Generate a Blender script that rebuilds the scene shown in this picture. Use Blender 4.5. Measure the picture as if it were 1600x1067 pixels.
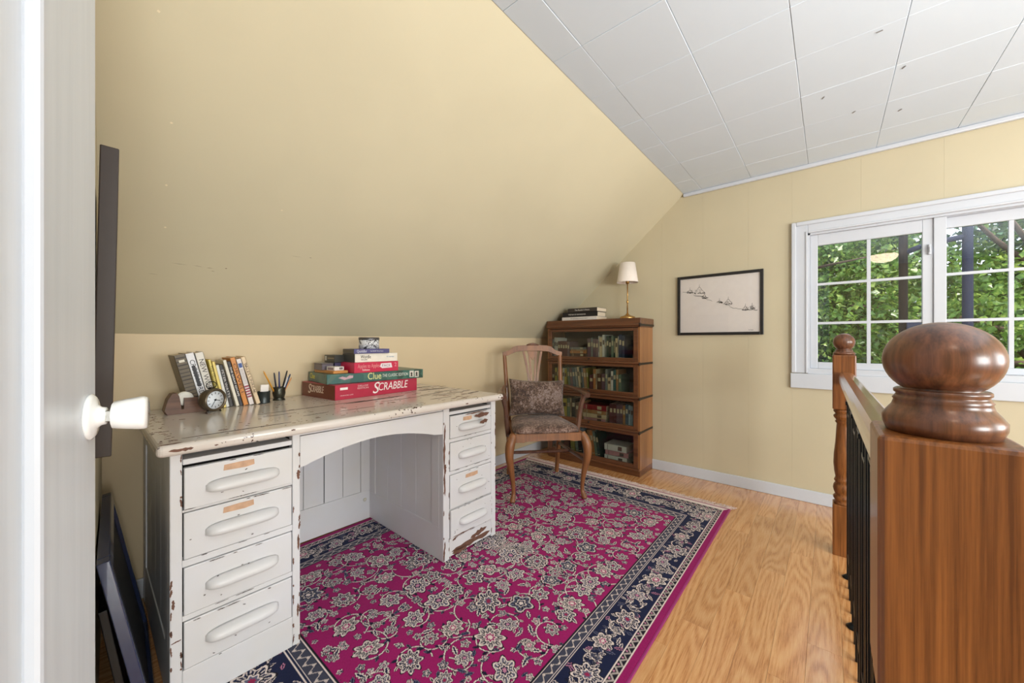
import bpy, bmesh, math, random
import numpy as np
from mathutils import Vector, Matrix, Euler

random.seed(7)
S = bpy.context.scene
for o in list(bpy.data.objects):
    bpy.data.objects.remove(o)
col = S.collection

# ------------------------------------------------------------------ camera
YAW = math.radians(40.17)
cam_d = bpy.data.cameras.new('camera')
cam = bpy.data.objects.new('camera', cam_d)
col.objects.link(cam)
cam.location = (0, 0, 1.08)
cam.rotation_euler = (math.pi / 2, 0, YAW - math.pi / 2)
cam_d.sensor_width = 36
cam_d.lens = 587 / 1600 * 36
cam_d.clip_start = 0.02
cam_d.clip_end = 200
S.camera = cam

# ------------------------------------------------------------------ light
S.view_settings.view_transform = 'Standard'
S.view_settings.look = 'None'
S.view_settings.gamma = 1
S.view_settings.use_curve_mapping = False
S.view_settings.exposure = 0.0

world = bpy.data.worlds.new('sky')
S.world = world
world.use_nodes = True
wn = world.node_tree
wn.nodes.clear()
wo = wn.nodes.new('ShaderNodeOutputWorld')
wb = wn.nodes.new('ShaderNodeBackground')
wb.inputs[0].default_value = (0.78, 0.88, 1.0, 1)
wb.inputs[1].default_value = 2.6
wn.links.new(wb.outputs[0], wo.inputs[0])

def add_light(name, kind, loc, energy, color=(1, 1, 1), rot=(0, 0, 0), size=1.0, size_y=None):
    d = bpy.data.lights.new(name, kind)
    d.energy = energy
    d.color = color
    if kind == 'AREA':
        d.size = size
        if size_y:
            d.shape = 'RECTANGLE'
            d.size_y = size_y
    elif kind == 'POINT':
        d.shadow_soft_size = size
    elif kind == 'SUN':
        d.angle = size
    o = bpy.data.objects.new(name, d)
    o.location = loc
    o.rotation_euler = rot
    col.objects.link(o)
    return o

def aim(v):
    return Vector(v).to_track_quat('-Z', 'Y').to_euler()

add_light('sun', 'SUN', (0, 0, 10), 6.5, (1, 0.95, 0.86), aim((0.62, 0.5, -0.9)), math.radians(1.5))
# photographer's flash bounced off the ceiling behind the camera, and two unseen fill lights added on the stair side
add_light('bounce_flash', 'AREA', (0.85, -1.15, 1.12), 34, (0.98, 1, 0.99), aim((0, 0.0, 1)), 0.5, 0.5)
add_light('stair_side_fill', 'AREA', (1.7, -2.75, 1.25), 64, (0.95, 0.985, 1), aim((0.25, 1, 0.02)), 1.5, 0.9)  # added fill light towards the knee wall; no dormer is built here
add_light('far_corner_fill', 'AREA', (-0.35, -2.6, 1.15), 84, (0.95, 0.99, 0.99), aim((0.66, 1, 0.06)), 1.1, 0.8)  # added fill light aimed at the far corner; no window behind it

# ------------------------------------------------------------------ helpers
def lin(c):
    out = []
    for v in c[:3]:
        v = v / 255.0
        out.append(v / 12.92 if v <= 0.04045 else ((v + 0.055) / 1.055) ** 2.4)
    return (out[0], out[1], out[2], 1)

class NT:
    def __init__(self, name):
        self.m = bpy.data.materials.new(name)
        self.m.use_nodes = True
        self.t = self.m.node_tree
        self.b = self.t.nodes['Principled BSDF']
        self.out = self.t.nodes['Material Output']
    def n(self, kind, **kw):
        nd = self.t.nodes.new(kind)
        for k, v in kw.items():
            if k in nd.inputs:
                nd.inputs[k].default_value = v
            else:
                setattr(nd, k, v)
        return nd
    def l(self, a, b):
        self.t.links.new(a, b)
    def ramp(self, fac, stops, interp='LINEAR'):
        r = self.t.nodes.new('ShaderNodeValToRGB')
        r.color_ramp.interpolation = interp
        e = r.color_ramp.elements
        while len(e) < len(stops):
            e.new(0.5)
        for i, (p, c) in enumerate(stops):
            e[i].position = p
            e[i].color = c if len(c) == 4 else (*c, 1)
        self.l(fac, r.inputs[0])
        return r
    def coords(self, scale=(1, 1, 1), out='Object', rnd=False):
        tc = self.n('ShaderNodeTexCoord')
        mp = self.n('ShaderNodeMapping')
        mp.inputs['Scale'].default_value = scale
        self.l(tc.outputs[out], mp.inputs[0])
        if rnd:
            oi = self.n('ShaderNodeObjectInfo')
            ml = self.n('ShaderNodeMath', operation='MULTIPLY')
            ml.inputs[1].default_value = 37.0
            self.l(oi.outputs['Random'], ml.inputs[0])
            cb = self.n('ShaderNodeCombineXYZ')
            for k in range(3):
                self.l(ml.outputs[0], cb.inputs[k])
            self.l(cb.outputs[0], mp.inputs['Location'])
        return mp.outputs[0]
    def bump(self, h, strength=0.2, dist=0.002):
        b = self.n('ShaderNodeBump')
        b.inputs['Strength'].default_value = strength
        b.inputs['Distance'].default_value = dist
        self.l(h, b.inputs['Height'])
        self.l(b.outputs[0], self.b.inputs['Normal'])

def plain(name, c, rough=0.5, metal=0.0, var=0.06, scale=30, spec=0.5, coat=0):
    t = NT(name)
    no = t.n('ShaderNodeTexNoise', Scale=scale, Detail=4.0)
    t.l(t.coords(), no.inputs['Vector'])
    a = lin(c)
    r = t.ramp(no.outputs[0], [(0.3, tuple(v * (1 - var) for v in a[:3])), (0.7, tuple(min(1, v * (1 + var)) for v in a[:3]))])
    t.l(r.outputs[0], t.b.inputs['Base Color'])
    t.b.inputs['Roughness'].default_value = rough
    t.b.inputs['Metallic'].default_value = metal
    t.b.inputs['Specular IOR Level'].default_value = spec
    t.b.inputs['Coat Weight'].default_value = coat
    return t.m

def wood(name, dark, light, axis=2, rough=0.3, grain=60, stretch=0.06, coat=0.2, rnd=False, contrast=1.0, broad=0.5):
    t = NT(name)
    sc = [1.0, 1.0, 1.0]
    sc[axis] = stretch
    v = t.coords(tuple(sc), rnd=rnd)
    n1 = t.n('ShaderNodeTexNoise', Scale=grain, Detail=6.0, Roughness=0.65)
    t.l(v, n1.inputs['Vector'])
    n2 = t.n('ShaderNodeTexNoise', Scale=grain * 0.15, Detail=3.0, Distortion=0.6)
    t.l(v, n2.inputs['Vector'])
    h = t.n('ShaderNodeMix', data_type='FLOAT', Factor=broad)
    t.l(n1.outputs[0], h.inputs['A'])
    t.l(n2.outputs[0], h.inputs['B'])
    w = 0.14 / contrast
    r = t.ramp(h.outputs[0], [(0.5 - w, lin(dark)), (0.5 + w, lin(light))])
    t.l(r.outputs[0], t.b.inputs['Base Color'])
    t.b.inputs['Roughness'].default_value = rough
    t.b.inputs['Coat Weight'].default_value = coat
    t.b.inputs['Coat Roughness'].default_value = 0.15
    t.bump(n1.outputs[0], 0.12, 0.001)
    return t.m

def laminate():
    t = NT('oak_laminate')
    v = t.coords((0.9, 7.0, 1), rnd=True)
    nz = t.n('ShaderNodeTexNoise', Scale=1.5, Detail=0.6, Roughness=0.5)
    t.l(v, nz.inputs['Vector'])
    ml = t.n('ShaderNodeMath', operation='MULTIPLY')
    ml.inputs[1].default_value = 75.0
    t.l(nz.outputs[0], ml.inputs[0])
    sn = t.n('ShaderNodeMath', operation='SINE')
    t.l(ml.outputs[0], sn.inputs[0])
    fine = t.n('ShaderNodeTexNoise', Scale=55.0, Detail=5.0, Roughness=0.7)
    t.l(t.coords((0.25, 5, 1), rnd=True), fine.inputs['Vector'])
    a = t.n('ShaderNodeMath', operation='MULTIPLY')
    a.inputs[1].default_value = 0.12
    t.l(sn.outputs[0], a.inputs[0])
    b = t.n('ShaderNodeMath', operation='ADD')
    t.l(a.outputs[0], b.inputs[0])
    t.l(fine.outputs[0], b.inputs[1])
    r = t.ramp(b.outputs[0], [(0.28, lin((176, 116, 66))), (0.45, lin((205, 147, 92))), (0.75, lin((222, 172, 118)))])
    oi = t.n('ShaderNodeObjectInfo')
    hs = t.n('ShaderNodeHueSaturation')
    mr = t.n('ShaderNodeMapRange')
    mr.inputs['To Min'].default_value = 0.9
    mr.inputs['To Max'].default_value = 1.06
    t.l(oi.outputs['Random'], mr.inputs[0])
    t.l(mr.outputs[0], hs.inputs['Value'])
    t.l(r.outputs[0], hs.inputs['Color'])
    t.l(hs.outputs[0], t.b.inputs['Base Color'])
    t.b.inputs['Roughness'].default_value = 0.24
    t.b.inputs['Coat Weight'].default_value = 1.0
    t.b.inputs['Coat Roughness'].default_value = 0.2
    t.bump(b.outputs[0], 0.1, 0.0008)
    return t.m

def wall_paint(name, c, rough=0.45):
    t = NT(name)
    n1 = t.n('ShaderNodeTexNoise', Scale=1.6, Detail=3.0)
    t.l(t.coords(), n1.inputs['Vector'])
    a = lin(c)
    r = t.ramp(n1.outputs[0], [(0.35, tuple(x * 0.965 for x in a[:3])), (0.65, tuple(min(1, x * 1.03) for x in a[:3]))])
    t.l(r.outputs[0], t.b.inputs['Base Color'])
    t.b.inputs['Roughness'].default_value = rough
    t.b.inputs['Specular IOR Level'].default_value = 0.35
    n2 = t.n('ShaderNodeTexNoise', Scale=90.0, Detail=3.0)
    t.l(t.coords(), n2.inputs['Vector'])
    t.bump(n2.outputs[0], 0.12, 0.001)
    return t.m

def chipped_paint(name, c, amount=0.0, rough=0.35):
    t = NT(name)
    v = t.coords((1, 1, 1))
    n1 = t.n('ShaderNodeTexNoise', Scale=75.0, Detail=3.0, Roughness=0.55)
    t.l(v, n1.inputs['Vector'])
    n2 = t.n('ShaderNodeTexNoise', Scale=7.0, Detail=2.0)
    t.l(v, n2.inputs['Vector'])
    a = t.n('ShaderNodeMath', operation='MULTIPLY')
    a.inputs[1].default_value = 0.55
    t.l(n2.outputs[0], a.inputs[0])
    s = t.n('ShaderNodeMath', operation='ADD')
    t.l(a.outputs[0], s.inputs[0])
    t.l(n1.outputs[0], s.inputs[1])
    k = 1.0 - amount
    stain = t.n('ShaderNodeTexNoise', Scale=4.0, Detail=3.0)
    t.l(v, stain.inputs['Vector'])
    base = lin(c)
    br = t.ramp(stain.outputs[0], [(0.35, base), (0.75, tuple(q * f for q, f in zip(base[:3], (0.97, 0.945, 0.88))))])
    cr = t.ramp(s.outputs[0], [(k, (0, 0, 0, 1)), (k + 0.004, (1, 1, 1, 1))])
    mx = t.n('ShaderNodeMix', data_type='RGBA')
    t.l(cr.outputs[0], mx.inputs['Factor'])
    t.l(br.outputs[0], mx.inputs['A'])
    mx.inputs['B'].default_value = lin((74, 52, 42))
    t.l(mx.outputs['Result'], t.b.inputs['Base Color'])
    t.b.inputs['Roughness'].default_value = rough
    t.bump(n2.outputs[0], 0.1, 0.002)
    return t.m

def glass(name, refl=1.0, tint=(1, 1, 1)):
    t = NT(name)
    t.t.nodes.remove(t.b)
    tr = t.n('ShaderNodeBsdfTransparent')
    tr.inputs[0].default_value = (*tint, 1)
    gl = t.n('ShaderNodeBsdfGlossy')
    gl.inputs['Roughness'].default_value = 0.01
    fr = t.n('ShaderNodeFresnel', IOR=1.5)
    m = t.n('ShaderNodeMath', operation='MULTIPLY')
    m.inputs[1].default_value = refl
    t.l(fr.outputs[0], m.inputs[0])
    mx = t.n('ShaderNodeMixShader')
    t.l(m.outputs[0], mx.inputs[0])
    t.l(tr.outputs[0], mx.inputs[1])
    t.l(gl.outputs[0], mx.inputs[2])
    t.l(mx.outputs[0], t.out.inputs[0])
    return t.m

def emit(name, c, s):
    t = NT(name)
    t.b.inputs['Base Color'].default_value = lin(c)
    t.b.inputs['Emission Color'].default_value = lin(c)
    t.b.inputs['Emission Strength'].default_value = s
    return t.m

def leafy(name, c1, c2, c3):
    t = NT(name)
    no = t.n('ShaderNodeTexNoise', Scale=3.0, Detail=6.0, Roughness=0.8)
    t.l(t.coords(), no.inputs['Vector'])
    r = t.ramp(no.outputs[0], [(0.32, lin(c1)), (0.5, lin(c2)), (0.66, lin(c3))])
    t.l(r.outputs[0], t.b.inputs['Base Color'])
    t.b.inputs['Roughness'].default_value = 0.35
    tl = t.n('ShaderNodeBsdfTranslucent')
    t.l(r.outputs[0], tl.inputs[0])
    mx = t.n('ShaderNodeMixShader', Fac=0.4)
    t.l(t.b.outputs[0], mx.inputs[1])
    t.l(tl.outputs[0], mx.inputs[2])
    t.l(mx.outputs[0], t.out.inputs[0])
    return t.m

M = {}
M['wall'] = wall_paint('beige_wall_paint', (196, 185, 157))
M['slope'] = wall_paint('beige_slope_paint', (203, 195, 168))
M['knee'] = wall_paint('lit_cream_knee_wall_paint', (215, 195, 160))  # lighter cream than the slope; its stronger lighting is put into the paint
M['ceil'] = plain('ceiling_tile_white', (212, 223, 234), 0.6, var=0.02, scale=3)
M['ceil_gap'] = plain('ceiling_joint_grey', (120, 122, 124), 0.8)  # grey of the board behind the tile joints
M['white'] = plain('white_trim_paint', (199, 203, 210), 0.35, var=0.02, scale=5)
M['door'] = wood('door_paint', (196, 202, 209), (216, 221, 227), 2, 0.35, 30, 0.04, 0.1)
M['laminate'] = laminate()
M['subfloor'] = plain('joint_brown', (150, 100, 60), 0.7)
M['desk'] = chipped_paint('chipped_cream_paint', (214, 214, 218), -0.005)
M['desk_top'] = chipped_paint('chipped_top_reflection_tint', (214, 206, 200), 0.015, 0.14)  # pinkish beige tint is reflected light put into the paint colour
M['desk_in'] = plain('desk_inside_grey', (205, 200, 186), 0.5, var=0.04)
M['chip'] = plain('bare_wood_chip', (104, 70, 55), 0.7, var=0.25, scale=60)
M['crack'] = plain('dark_crack', (58, 42, 36), 0.8, var=0.2)
M['dark'] = plain('dark_gap', (22, 20, 20), 0.9)
M['tape'] = plain('old_paper_tan', (196, 158, 128), 0.7, var=0.12, scale=50)
M['newel'] = wood('newel_stained_pine', (92, 50, 20), (150, 92, 44), 2, 0.34, 150, 0.02, 0.15, contrast=1.25, broad=0.3)
M['ball'] = wood('finial_dark_pine', (70, 42, 28), (130, 82, 54), 2, 0.32, 90, 0.025, 0.2, contrast=1.3, broad=0.35)
M['rail'] = wood('rail_varnished', (134, 84, 52), (176, 122, 84), 0, 0.25, 45, 0.05, 1.0)
M['iron'] = plain('black_iron', (22, 26, 30), 0.32, 0.6, 0.1)
M['case'] = wood('dark_oak_bookcase', (76, 44, 26), (122, 76, 46), 1, 0.32, 55, 0.05, 0.3)
M['case_side'] = wood('dark_oak_bookcase_side', (116, 72, 38), (164, 112, 66), 2, 0.32, 50, 0.05, 0.3)
M['case_in'] = plain('bookcase_inside', (66, 46, 34), 0.7)
M['band'] = plain('dark_iron_band', (58, 50, 44), 0.4, 0.7)
M['chair'] = wood('oak_chair_wood', (104, 64, 36), (150, 97, 56), 2, 0.42, 60, 0.08, 0.12)
M['chair_dk'] = wood('dark_oak_chair_wood', (70, 44, 34), (112, 74, 54), 2, 0.28, 60, 0.08, 0.4)
M['brass'] = plain('brass', (190, 150, 90), 0.25, 0.9)
M['shade'] = plain('white_lampshade', (240, 230, 222), 0.8, var=0.02)
M['black'] = plain('black_frame', (24, 22, 22), 0.35)
M['paper'] = plain('white_paper', (242, 234, 228), 0.7, var=0.02)
M['ink'] = plain('ink_line', (60, 54, 50), 0.8)
M['pages'] = plain('book_pages', (222, 205, 180), 0.8, var=0.05, scale=150)
M['glass'] = glass('window_glass')
M['case_glass'] = glass('bookcase_glass', 0.7, (0.94, 0.97, 0.96))
M['pic_glass'] = glass('picture_glass', 0.6)
M['lamp_glow'] = emit('ceiling_lamp_glow', (255, 228, 205), 14)
M['leaf1'] = leafy('leaves_bright', (20, 40, 18), (82, 118, 44), (170, 186, 92))
M['leaf2'] = leafy('leaves_dark', (12, 26, 14), (44, 76, 44), (120, 156, 130))
M['bark'] = wood('tree_bark', (46, 34, 28), (92, 72, 58), 2, 0.9, 20, 0.2, 0)
M['grass'] = leafy('lawn_green', (60, 90, 36), (90, 128, 50), (120, 150, 70))
M['pole_br'] = plain('dark_brown_pole', (20, 14, 13), 0.8, spec=0.2)
M['pole_bl'] = plain('slate_blue_pole', (34, 40, 58), 0.8, spec=0.2)
M['fringe'] = plain('fringe_cotton', (226, 204, 196), 0.9, var=0.1)
M['frame_br'] = plain('dark_brown_frame', (52, 42, 38), 0.5)
M['frame_sheen_blue'] = plain('black_frame_sky_reflection', (28, 42, 78), 0.22, coat=0.5)  # black frame; window and sky reflection painted in as a blue base
M['porcelain'] = plain('white_porcelain', (244, 244, 242), 0.15, var=0.01, coat=0.6)
M['nickel'] = plain('nickel', (180, 178, 172), 0.25, 0.9)

_pl = {}
def C(c, rough=0.5, metal=0):
    k = (tuple(c), rough, metal)
    if k not in _pl:
        _pl[k] = plain('colour_%d_%d_%d' % tuple(c), c, rough, metal, 0.04, 40)
    return _pl[k]

class MB:
    """collects shapes into ONE mesh"""
    def __init__(self):
        self.bm = bmesh.new()
    def _mi(self, faces, mi, smooth=False):
        for f in faces:
            f.material_index = mi
            f.smooth = smooth
    def box(self, x0, x1, y0, y1, z0, z1, bev=0.0, mi=0, rot=None, mat=None, seg=2):
        t = bmesh.new()
        bmesh.ops.create_cube(t, size=1)
        sx, sy, sz = x1 - x0, y1 - y0, z1 - z0
        for v in t.verts:
            v.co = Vector((v.co.x * sx, v.co.y * sy, v.co.z * sz))
        if bev > 0:
            bmesh.ops.bevel(t, geom=t.edges[:], offset=min(bev, min(sx, sy, sz) * 0.45), segments=seg, affect='EDGES', profile=0.5)
        c = Vector(((x0 + x1) / 2, (y0 + y1) / 2, (z0 + z1) / 2))
        m = Matrix.Translation(c)
        if rot:
            m = m @ Euler(rot).to_matrix().to_4x4()
        if mat:
            m = mat @ m
        self._merge(t, m, mi, False)
        return self
    def _merge(self, t, m, mi, smooth):
        vs = {}
        for v in t.verts:
            vs[v] = self.bm.verts.new(m @ v.co)
        for f in t.faces:
            try:
                nf = self.bm.faces.new([vs[v] for v in f.verts])
                nf.material_index = mi
                nf.smooth = smooth
            except ValueError:
                pass
        t.free()
    def rings(self, rings, closed=False, cap=True, mi=0, smooth=True):
        R = [[self.bm.verts.new(p) for p in r] for r in rings]
        n = len(R[0])
        rng = len(R) if closed else len(R) - 1
        for i in range(rng):
            a, b = R[i], R[(i + 1) % len(R)]
            for k in range(n):
                f = self.bm.faces.new((a[k], a[(k + 1) % n], b[(k + 1) % n], b[k]))
                f.material_index = mi
                f.smooth = smooth
        if cap and not closed:
            f = self.bm.faces.new(R[0][::-1]); f.material_index = mi
            f = self.bm.faces.new(R[-1]); f.material_index = mi
        return self
    def lathe(self, prof, c=(0, 0, 0), seg=24, mi=0, mat=None, cap=True):
        """prof: list of (r, z)"""
        rs = []
        for r, z in prof:
            ring = []
            for k in range(seg):
                a = 2 * math.pi * k / seg
                p = Vector((r * math.cos(a), r * math.sin(a), z))
                if mat:
                    p = mat @ p
                ring.append(p + Vector(c))
            rs.append(ring)
        return self.rings(rs, cap=cap, mi=mi)
    def tube(self, pts, rad, seg=8, mi=0, square=False, cap=True):
        """pts list, rad scalar, list of scalars or list of (a,b)"""
        pts = [Vector(p) for p in pts]
        n = len(pts)
        rs = []
        t0 = (pts[1] - pts[0]).normalized()
        up = Vector((0, 0, 1)) if abs(t0.z) < 0.9 else Vector((0, 1, 0))
        side = t0.cross(up).normalized()
        for i in range(n):
            t = (pts[min(i + 1, n - 1)] - pts[max(i - 1, 0)]).normalized()
            side = (side - t * side.dot(t)).normalized()
            b = t.cross(side)
            r = rad[i] if isinstance(rad, (list, tuple)) else rad
            ra, rb = r if isinstance(r, (list, tuple)) else (r, r)
            ring = []
            for k in range(seg):
                a = 2 * math.pi * (k + 0.5) / seg
                ca, sa = math.cos(a), math.sin(a)
                if square:
                    q = max(abs(ca), abs(sa))
                    e = 0.9
                    ca, sa = ca / q * e + ca * (1 - e), sa / q * e + sa * (1 - e)
                ring.append(pts[i] + side * ca * ra + b * sa * rb)
            rs.append(ring)
        return self.rings(rs, cap=cap, mi=mi, smooth=not square)
    def prism(self, poly, h, mat=None, mi=0):
        """poly: list of (x,y) extruded 0..h along z, then mat"""
        m = mat or Matrix.Identity(4)
        a = [self.bm.verts.new(m @ Vector((x, y, 0))) for x, y in poly]
        b = [self.bm.verts.new(m @ Vector((x, y, h))) for x, y in poly]
        n = len(poly)
        fs = [self.bm.faces.new(a[::-1]), self.bm.faces.new(b)]
        for k in range(n):
            fs.append(self.bm.faces.new((a[k], a[(k + 1) % n], b[(k + 1) % n], b[k])))
        for f in fs:
            f.material_index = mi
        return self
    def poly(self, pts, mi=0):
        f = self.bm.faces.new([self.bm.verts.new(p) for p in pts])
        f.material_index = mi
        return self
    def sphere(self, c, r, seg=20, ring=12, mi=0, sc=(1, 1, 1)):
        rs = []
        for i in range(1, ring):
            a = math.pi * i / ring
            rs.append([Vector(c) + Vector((math.sin(a) * math.cos(2 * math.pi * k / seg) * r * sc[0],
                                           math.sin(a) * math.sin(2 * math.pi * k / seg) * r * sc[1],
                                           -math.cos(a) * r * sc[2])) for k in range(seg)])
        return self.rings(rs, mi=mi)
    def mesh(self, name, *mats):
        bmesh.ops.recalc_face_normals(self.bm, faces=self.bm.faces[:])
        me = bpy.data.meshes.new(name)
        self.bm.to_mesh(me)
        self.bm.free()
        for m in mats:
            me.materials.append(m)
        return me
    def build(self, name, mats, parent=None, loc=None, rot=None):
        if not isinstance(mats, (list, tuple)):
            mats = [mats]
        return link(name, self.mesh(name, *mats), parent, loc, rot)

def link(name, me, parent=None, loc=None, rot=None):
    o = bpy.data.objects.new(name, me)
    col.objects.link(o)
    if parent:
        o.parent = parent
    if loc is not None:
        o.location = loc
    if rot is not None:
        o.rotation_euler = rot
    return o

def box(name, m, x0, x1, y0, y1, z0, z1, bev=0.0, parent=None):
    return MB().box(x0, x1, y0, y1, z0, z1, bev).build(name, m, parent)

def empty(name, loc=(0, 0, 0), rz=0, rot=None):
    o = bpy.data.objects.new(name, None)
    o.empty_display_size = 0.05
    o.location = loc
    o.rotation_euler = rot or (0, 0, rz)
    col.objects.link(o)
    return o

def tag(o, label=None, cat=None, group=None, kind=None):
    if label: o['label'] = label
    if cat: o['category'] = cat
    if group: o['group'] = group
    if kind: o['kind'] = kind
    return o

def copy_tree(o, parent=None):
    c = o.copy()
    col.objects.link(c)
    if parent: c.parent = parent
    for ch in [x for x in o.children]:
        copy_tree(ch, c)
    return c

def text(name, body, size, m, parent, mat, width=None, shear=0, squash=1.0, ext=0.0003, label=None):
    """flat lettering; mat maps local xy plane (x right, y up) to parent space"""
    cu = bpy.data.curves.new(name, 'FONT')
    cu.body = body
    cu.size = size
    cu.extrude = ext
    cu.shear = shear
    cu.align_x = 'CENTER'
    cu.align_y = 'CENTER'
    cu.resolution_u = 3
    tmp = bpy.data.objects.new('tmp', cu)
    col.objects.link(tmp)
    dg = bpy.context.evaluated_depsgraph_get()
    dg.update()
    me = bpy.data.meshes.new_from_object(tmp.evaluated_get(dg))
    bpy.data.objects.remove(tmp)
    bpy.data.curves.remove(cu)
    xs = [v.co.x for v in me.vertices]
    sx = 1.0
    if width and xs:
        sx = width / max(1e-6, (max(xs) - min(xs)))
    me.transform(Matrix.Diagonal((sx, squash, 1, 1)))
    me.transform(mat)
    me.materials.clear()
    me.materials.append(m)
    return link(name, me, parent)

def frame(origin, xa, ya):
    """matrix with given x and y axes"""
    xa = Vector(xa).normalized(); ya = Vector(ya).normalized()
    za = xa.cross(ya)
    return Matrix.Translation(origin) @ Matrix((xa, ya, za)).transposed().to_4x4()

# ------------------------------------------------------------------ room constants
G = 3.22      # gable wall x
K = 2.215     # knee wall y
ZC = 2.27     # ceiling
ZK = 1.112    # knee wall height
YC = 0.90     # slope meets ceiling
YC2, K2 = -1.90, -3.215
XB = -1.7     # back wall
HX0, HX1, HY0, HY1 = 0.66, 2.62, -1.12, -0.13   # stair opening

# ---- floor
fl = empty('floor'); tag(fl, kind='structure')
b = MB()
for (x0, x1, y0, y1) in ((XB, G, HY1, K), (XB, G, K2, HY0), (XB, HX0, HY0, HY1), (HX1, G, HY0, HY1)):
    b.box(x0, x1, y0, y1, -0.20, -0.008)
b.build('subfloor', M['subfloor'], fl)
PW, PL = 0.095, 0.92
plank_cache = {}
def plank(x0, x1, y0, y1):
    if x1 - x0 < 0.03 or y1 - y0 < 0.02: return
    k = (round(x1 - x0, 3), round(y1 - y0, 3))
    if k not in plank_cache:
        plank_cache[k] = MB().box(0, k[0] - 0.0006, 0, k[1] - 0.0006, -0.008, 0, 0.0004, seg=1).mesh('plank', M['laminate'])
    link('plank', plank_cache[k], fl, (x0, y0, 0))
r = -34
while True:
    y0 = HY1 + r * PW
    y1 = y0 + PW
    if y0 >= K: break
    yy0, yy1 = max(y0, K2), min(y1, K)
    off = (0.0, 0.47, 0.83, 0.29, 0.66, 0.13, 0.55)[(r * 3) % 7] * PL
    x = XB - off
    while x < G:
        a, c = max(x, XB), min(x + PL, G)
        if yy1 > yy0:
            if yy1 <= HY0 + 1e-6 or yy0 >= HY1 - 1e-6:
                plank(a, c, yy0, yy1)
            elif yy0 < HY0:
                pass
            else:
                plank(a, min(c, HX0), yy0, yy1)
                plank(max(a, HX1), c, yy0, yy1)
        x += PL
    r += 1
# stairwell
sw = empty('trim_1'); tag(sw, kind='structure')
b = MB()
b.box(HX0 - 0.02, HX0, HY0, HY1, -2.6, -0.001); b.box(HX1, HX1 + 0.02, HY0, HY1, -2.6, -0.001)
b.box(HX0, HX1, HY1, HY1 + 0.02, -2.6, -0.009); b.box(HX0, HX1, HY0 - 0.02, HY0, -2.6, -0.001)
b.box(HX0, HX1, HY0, HY1, -2.62, -2.6)
b.build('stairwell_wall', M['wall'], sw)
for i in range(9):
    box('stair_tread', M['laminate'], HX1 - 0.22 * (i + 1), HX1 - 0.22 * i, HY0 + 0.005, HY1 - 0.005, -0.20 * (i + 1) - 0.03, -0.20 * (i + 1), 0.004, sw)
box('nosing', M['rail'], HX0, HX1, HY1 - 0.012, HY1 + 0.006, -0.03, 0.004, 0.004, sw)

# ---- walls
TW = 0.12
def prism_x(name, poly, x0, x1, m, parent=None):
    """poly of (y,z) extruded from x0 to x1"""
    mt = Matrix(((0, 0, 1, x0), (1, 0, 0, 0), (0, 1, 0, 0), (0, 0, 0, 1)))
    return MB().prism(poly, x1 - x0, mt).build(name, m, parent)
tag(box('wall_knee', M['knee'], XB, G + TW, K, K + TW, -0.2, ZK), kind='structure')
tag(prism_x('wall_slope', [(K, ZK), (K + TW, ZK), (K + TW, ZK + 0.03), (YC, ZC + 0.13), (YC, ZC)], XB, G + TW, M['slope']), kind='structure')
tag(prism_x('wall_slope_far', [(YC2, ZC), (YC2, ZC + 0.13), (K2 - TW, ZK + 0.03), (K2 - TW, ZK), (K2, ZK)], XB, G + TW, M['slope']), kind='structure')
tag(box('wall_knee_far', M['slope'], XB, G + TW, K2 - TW, K2, -0.2, ZK), kind='structure')
tag(prism_x('wall_back', [(K, -0.2), (K, ZK), (YC, ZC), (YC2, ZC), (K2, ZK), (K2, -0.2)], XB - TW, XB, M['wall']), kind='structure')
# left wall (slightly out of square), ends just behind the door
lw = 0.09
wl = MB()
x_at = lambda y: lw - 0.057 * (K - y)
ys = (0.90, K)
rs = []
wl.rings([[Vector((x_at(y) - dx, y, z)) for dx, z in ((0, 0), (0, zt), (TW, zt), (TW, 0))] for y, zt in ((0.90, ZC), (1.2, ZC - (1.2 - YC) * (ZC - ZK) / (K - YC)), (K, ZK))], smooth=False)
tag(wl.build('wall_left', M['wall']), kind='structure')
tag(box('door_jamb', M['white'], -0.10, -0.006, 0.86, 0.90, 0, 2.05, 0.003), kind='structure').name = 'trim_2'
tag(box('wall_return', M['wall'], XB, -0.10, 0.86, 0.98, 0, ZC), kind='structure')

# gable wall: backing pieces around the window + thin wallboard panels
WY0, WY1, WZ0, WZ1 = -1.11, 0.11, 0.888, 1.807
gy = lambda z: K - (z - ZK) * (K - YC) / (ZC - ZK)
gable = empty('wall_gable'); tag(gable, kind='structure')
prism_x('wall_core', [(WY1, -0.2), (K, -0.2), (K, ZK), (YC, ZC), (WY1, ZC)], G + 0.004, G + TW, M['wall'], gable)
prism_x('wall_core', [(WY0, -0.2), (WY0, ZC), (YC2, ZC), (K2, ZK), (K2, -0.2)][::-1], G + 0.004, G + TW, M['wall'], gable)
prism_x('wall_core', [(WY0, -0.2), (WY1, -0.2), (WY1, WZ0), (WY0, WZ0)], G + 0.004, G + TW, M['wall'], gable)
prism_x('wall_core', [(WY0, WZ1), (WY1, WZ1), (WY1, ZC), (WY0, ZC)], G + 0.004, G + TW, M['wall'], gable)
def ztop(y):
    if y > YC: return ZC - (y - YC) * (ZC - ZK) / (K - YC)
    if y < YC2: return ZC - (YC2 - y) * (ZC - ZK) / (YC2 - K2)
    return ZC
edges = [K, 2.0, 1.70, 1.385, 1.07, 0.758, 0.453, 0.194, -1.194, -1.5, -1.8, -2.1, -2.4, -2.7, -3.0, K2]
gp = 0.0002
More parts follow.
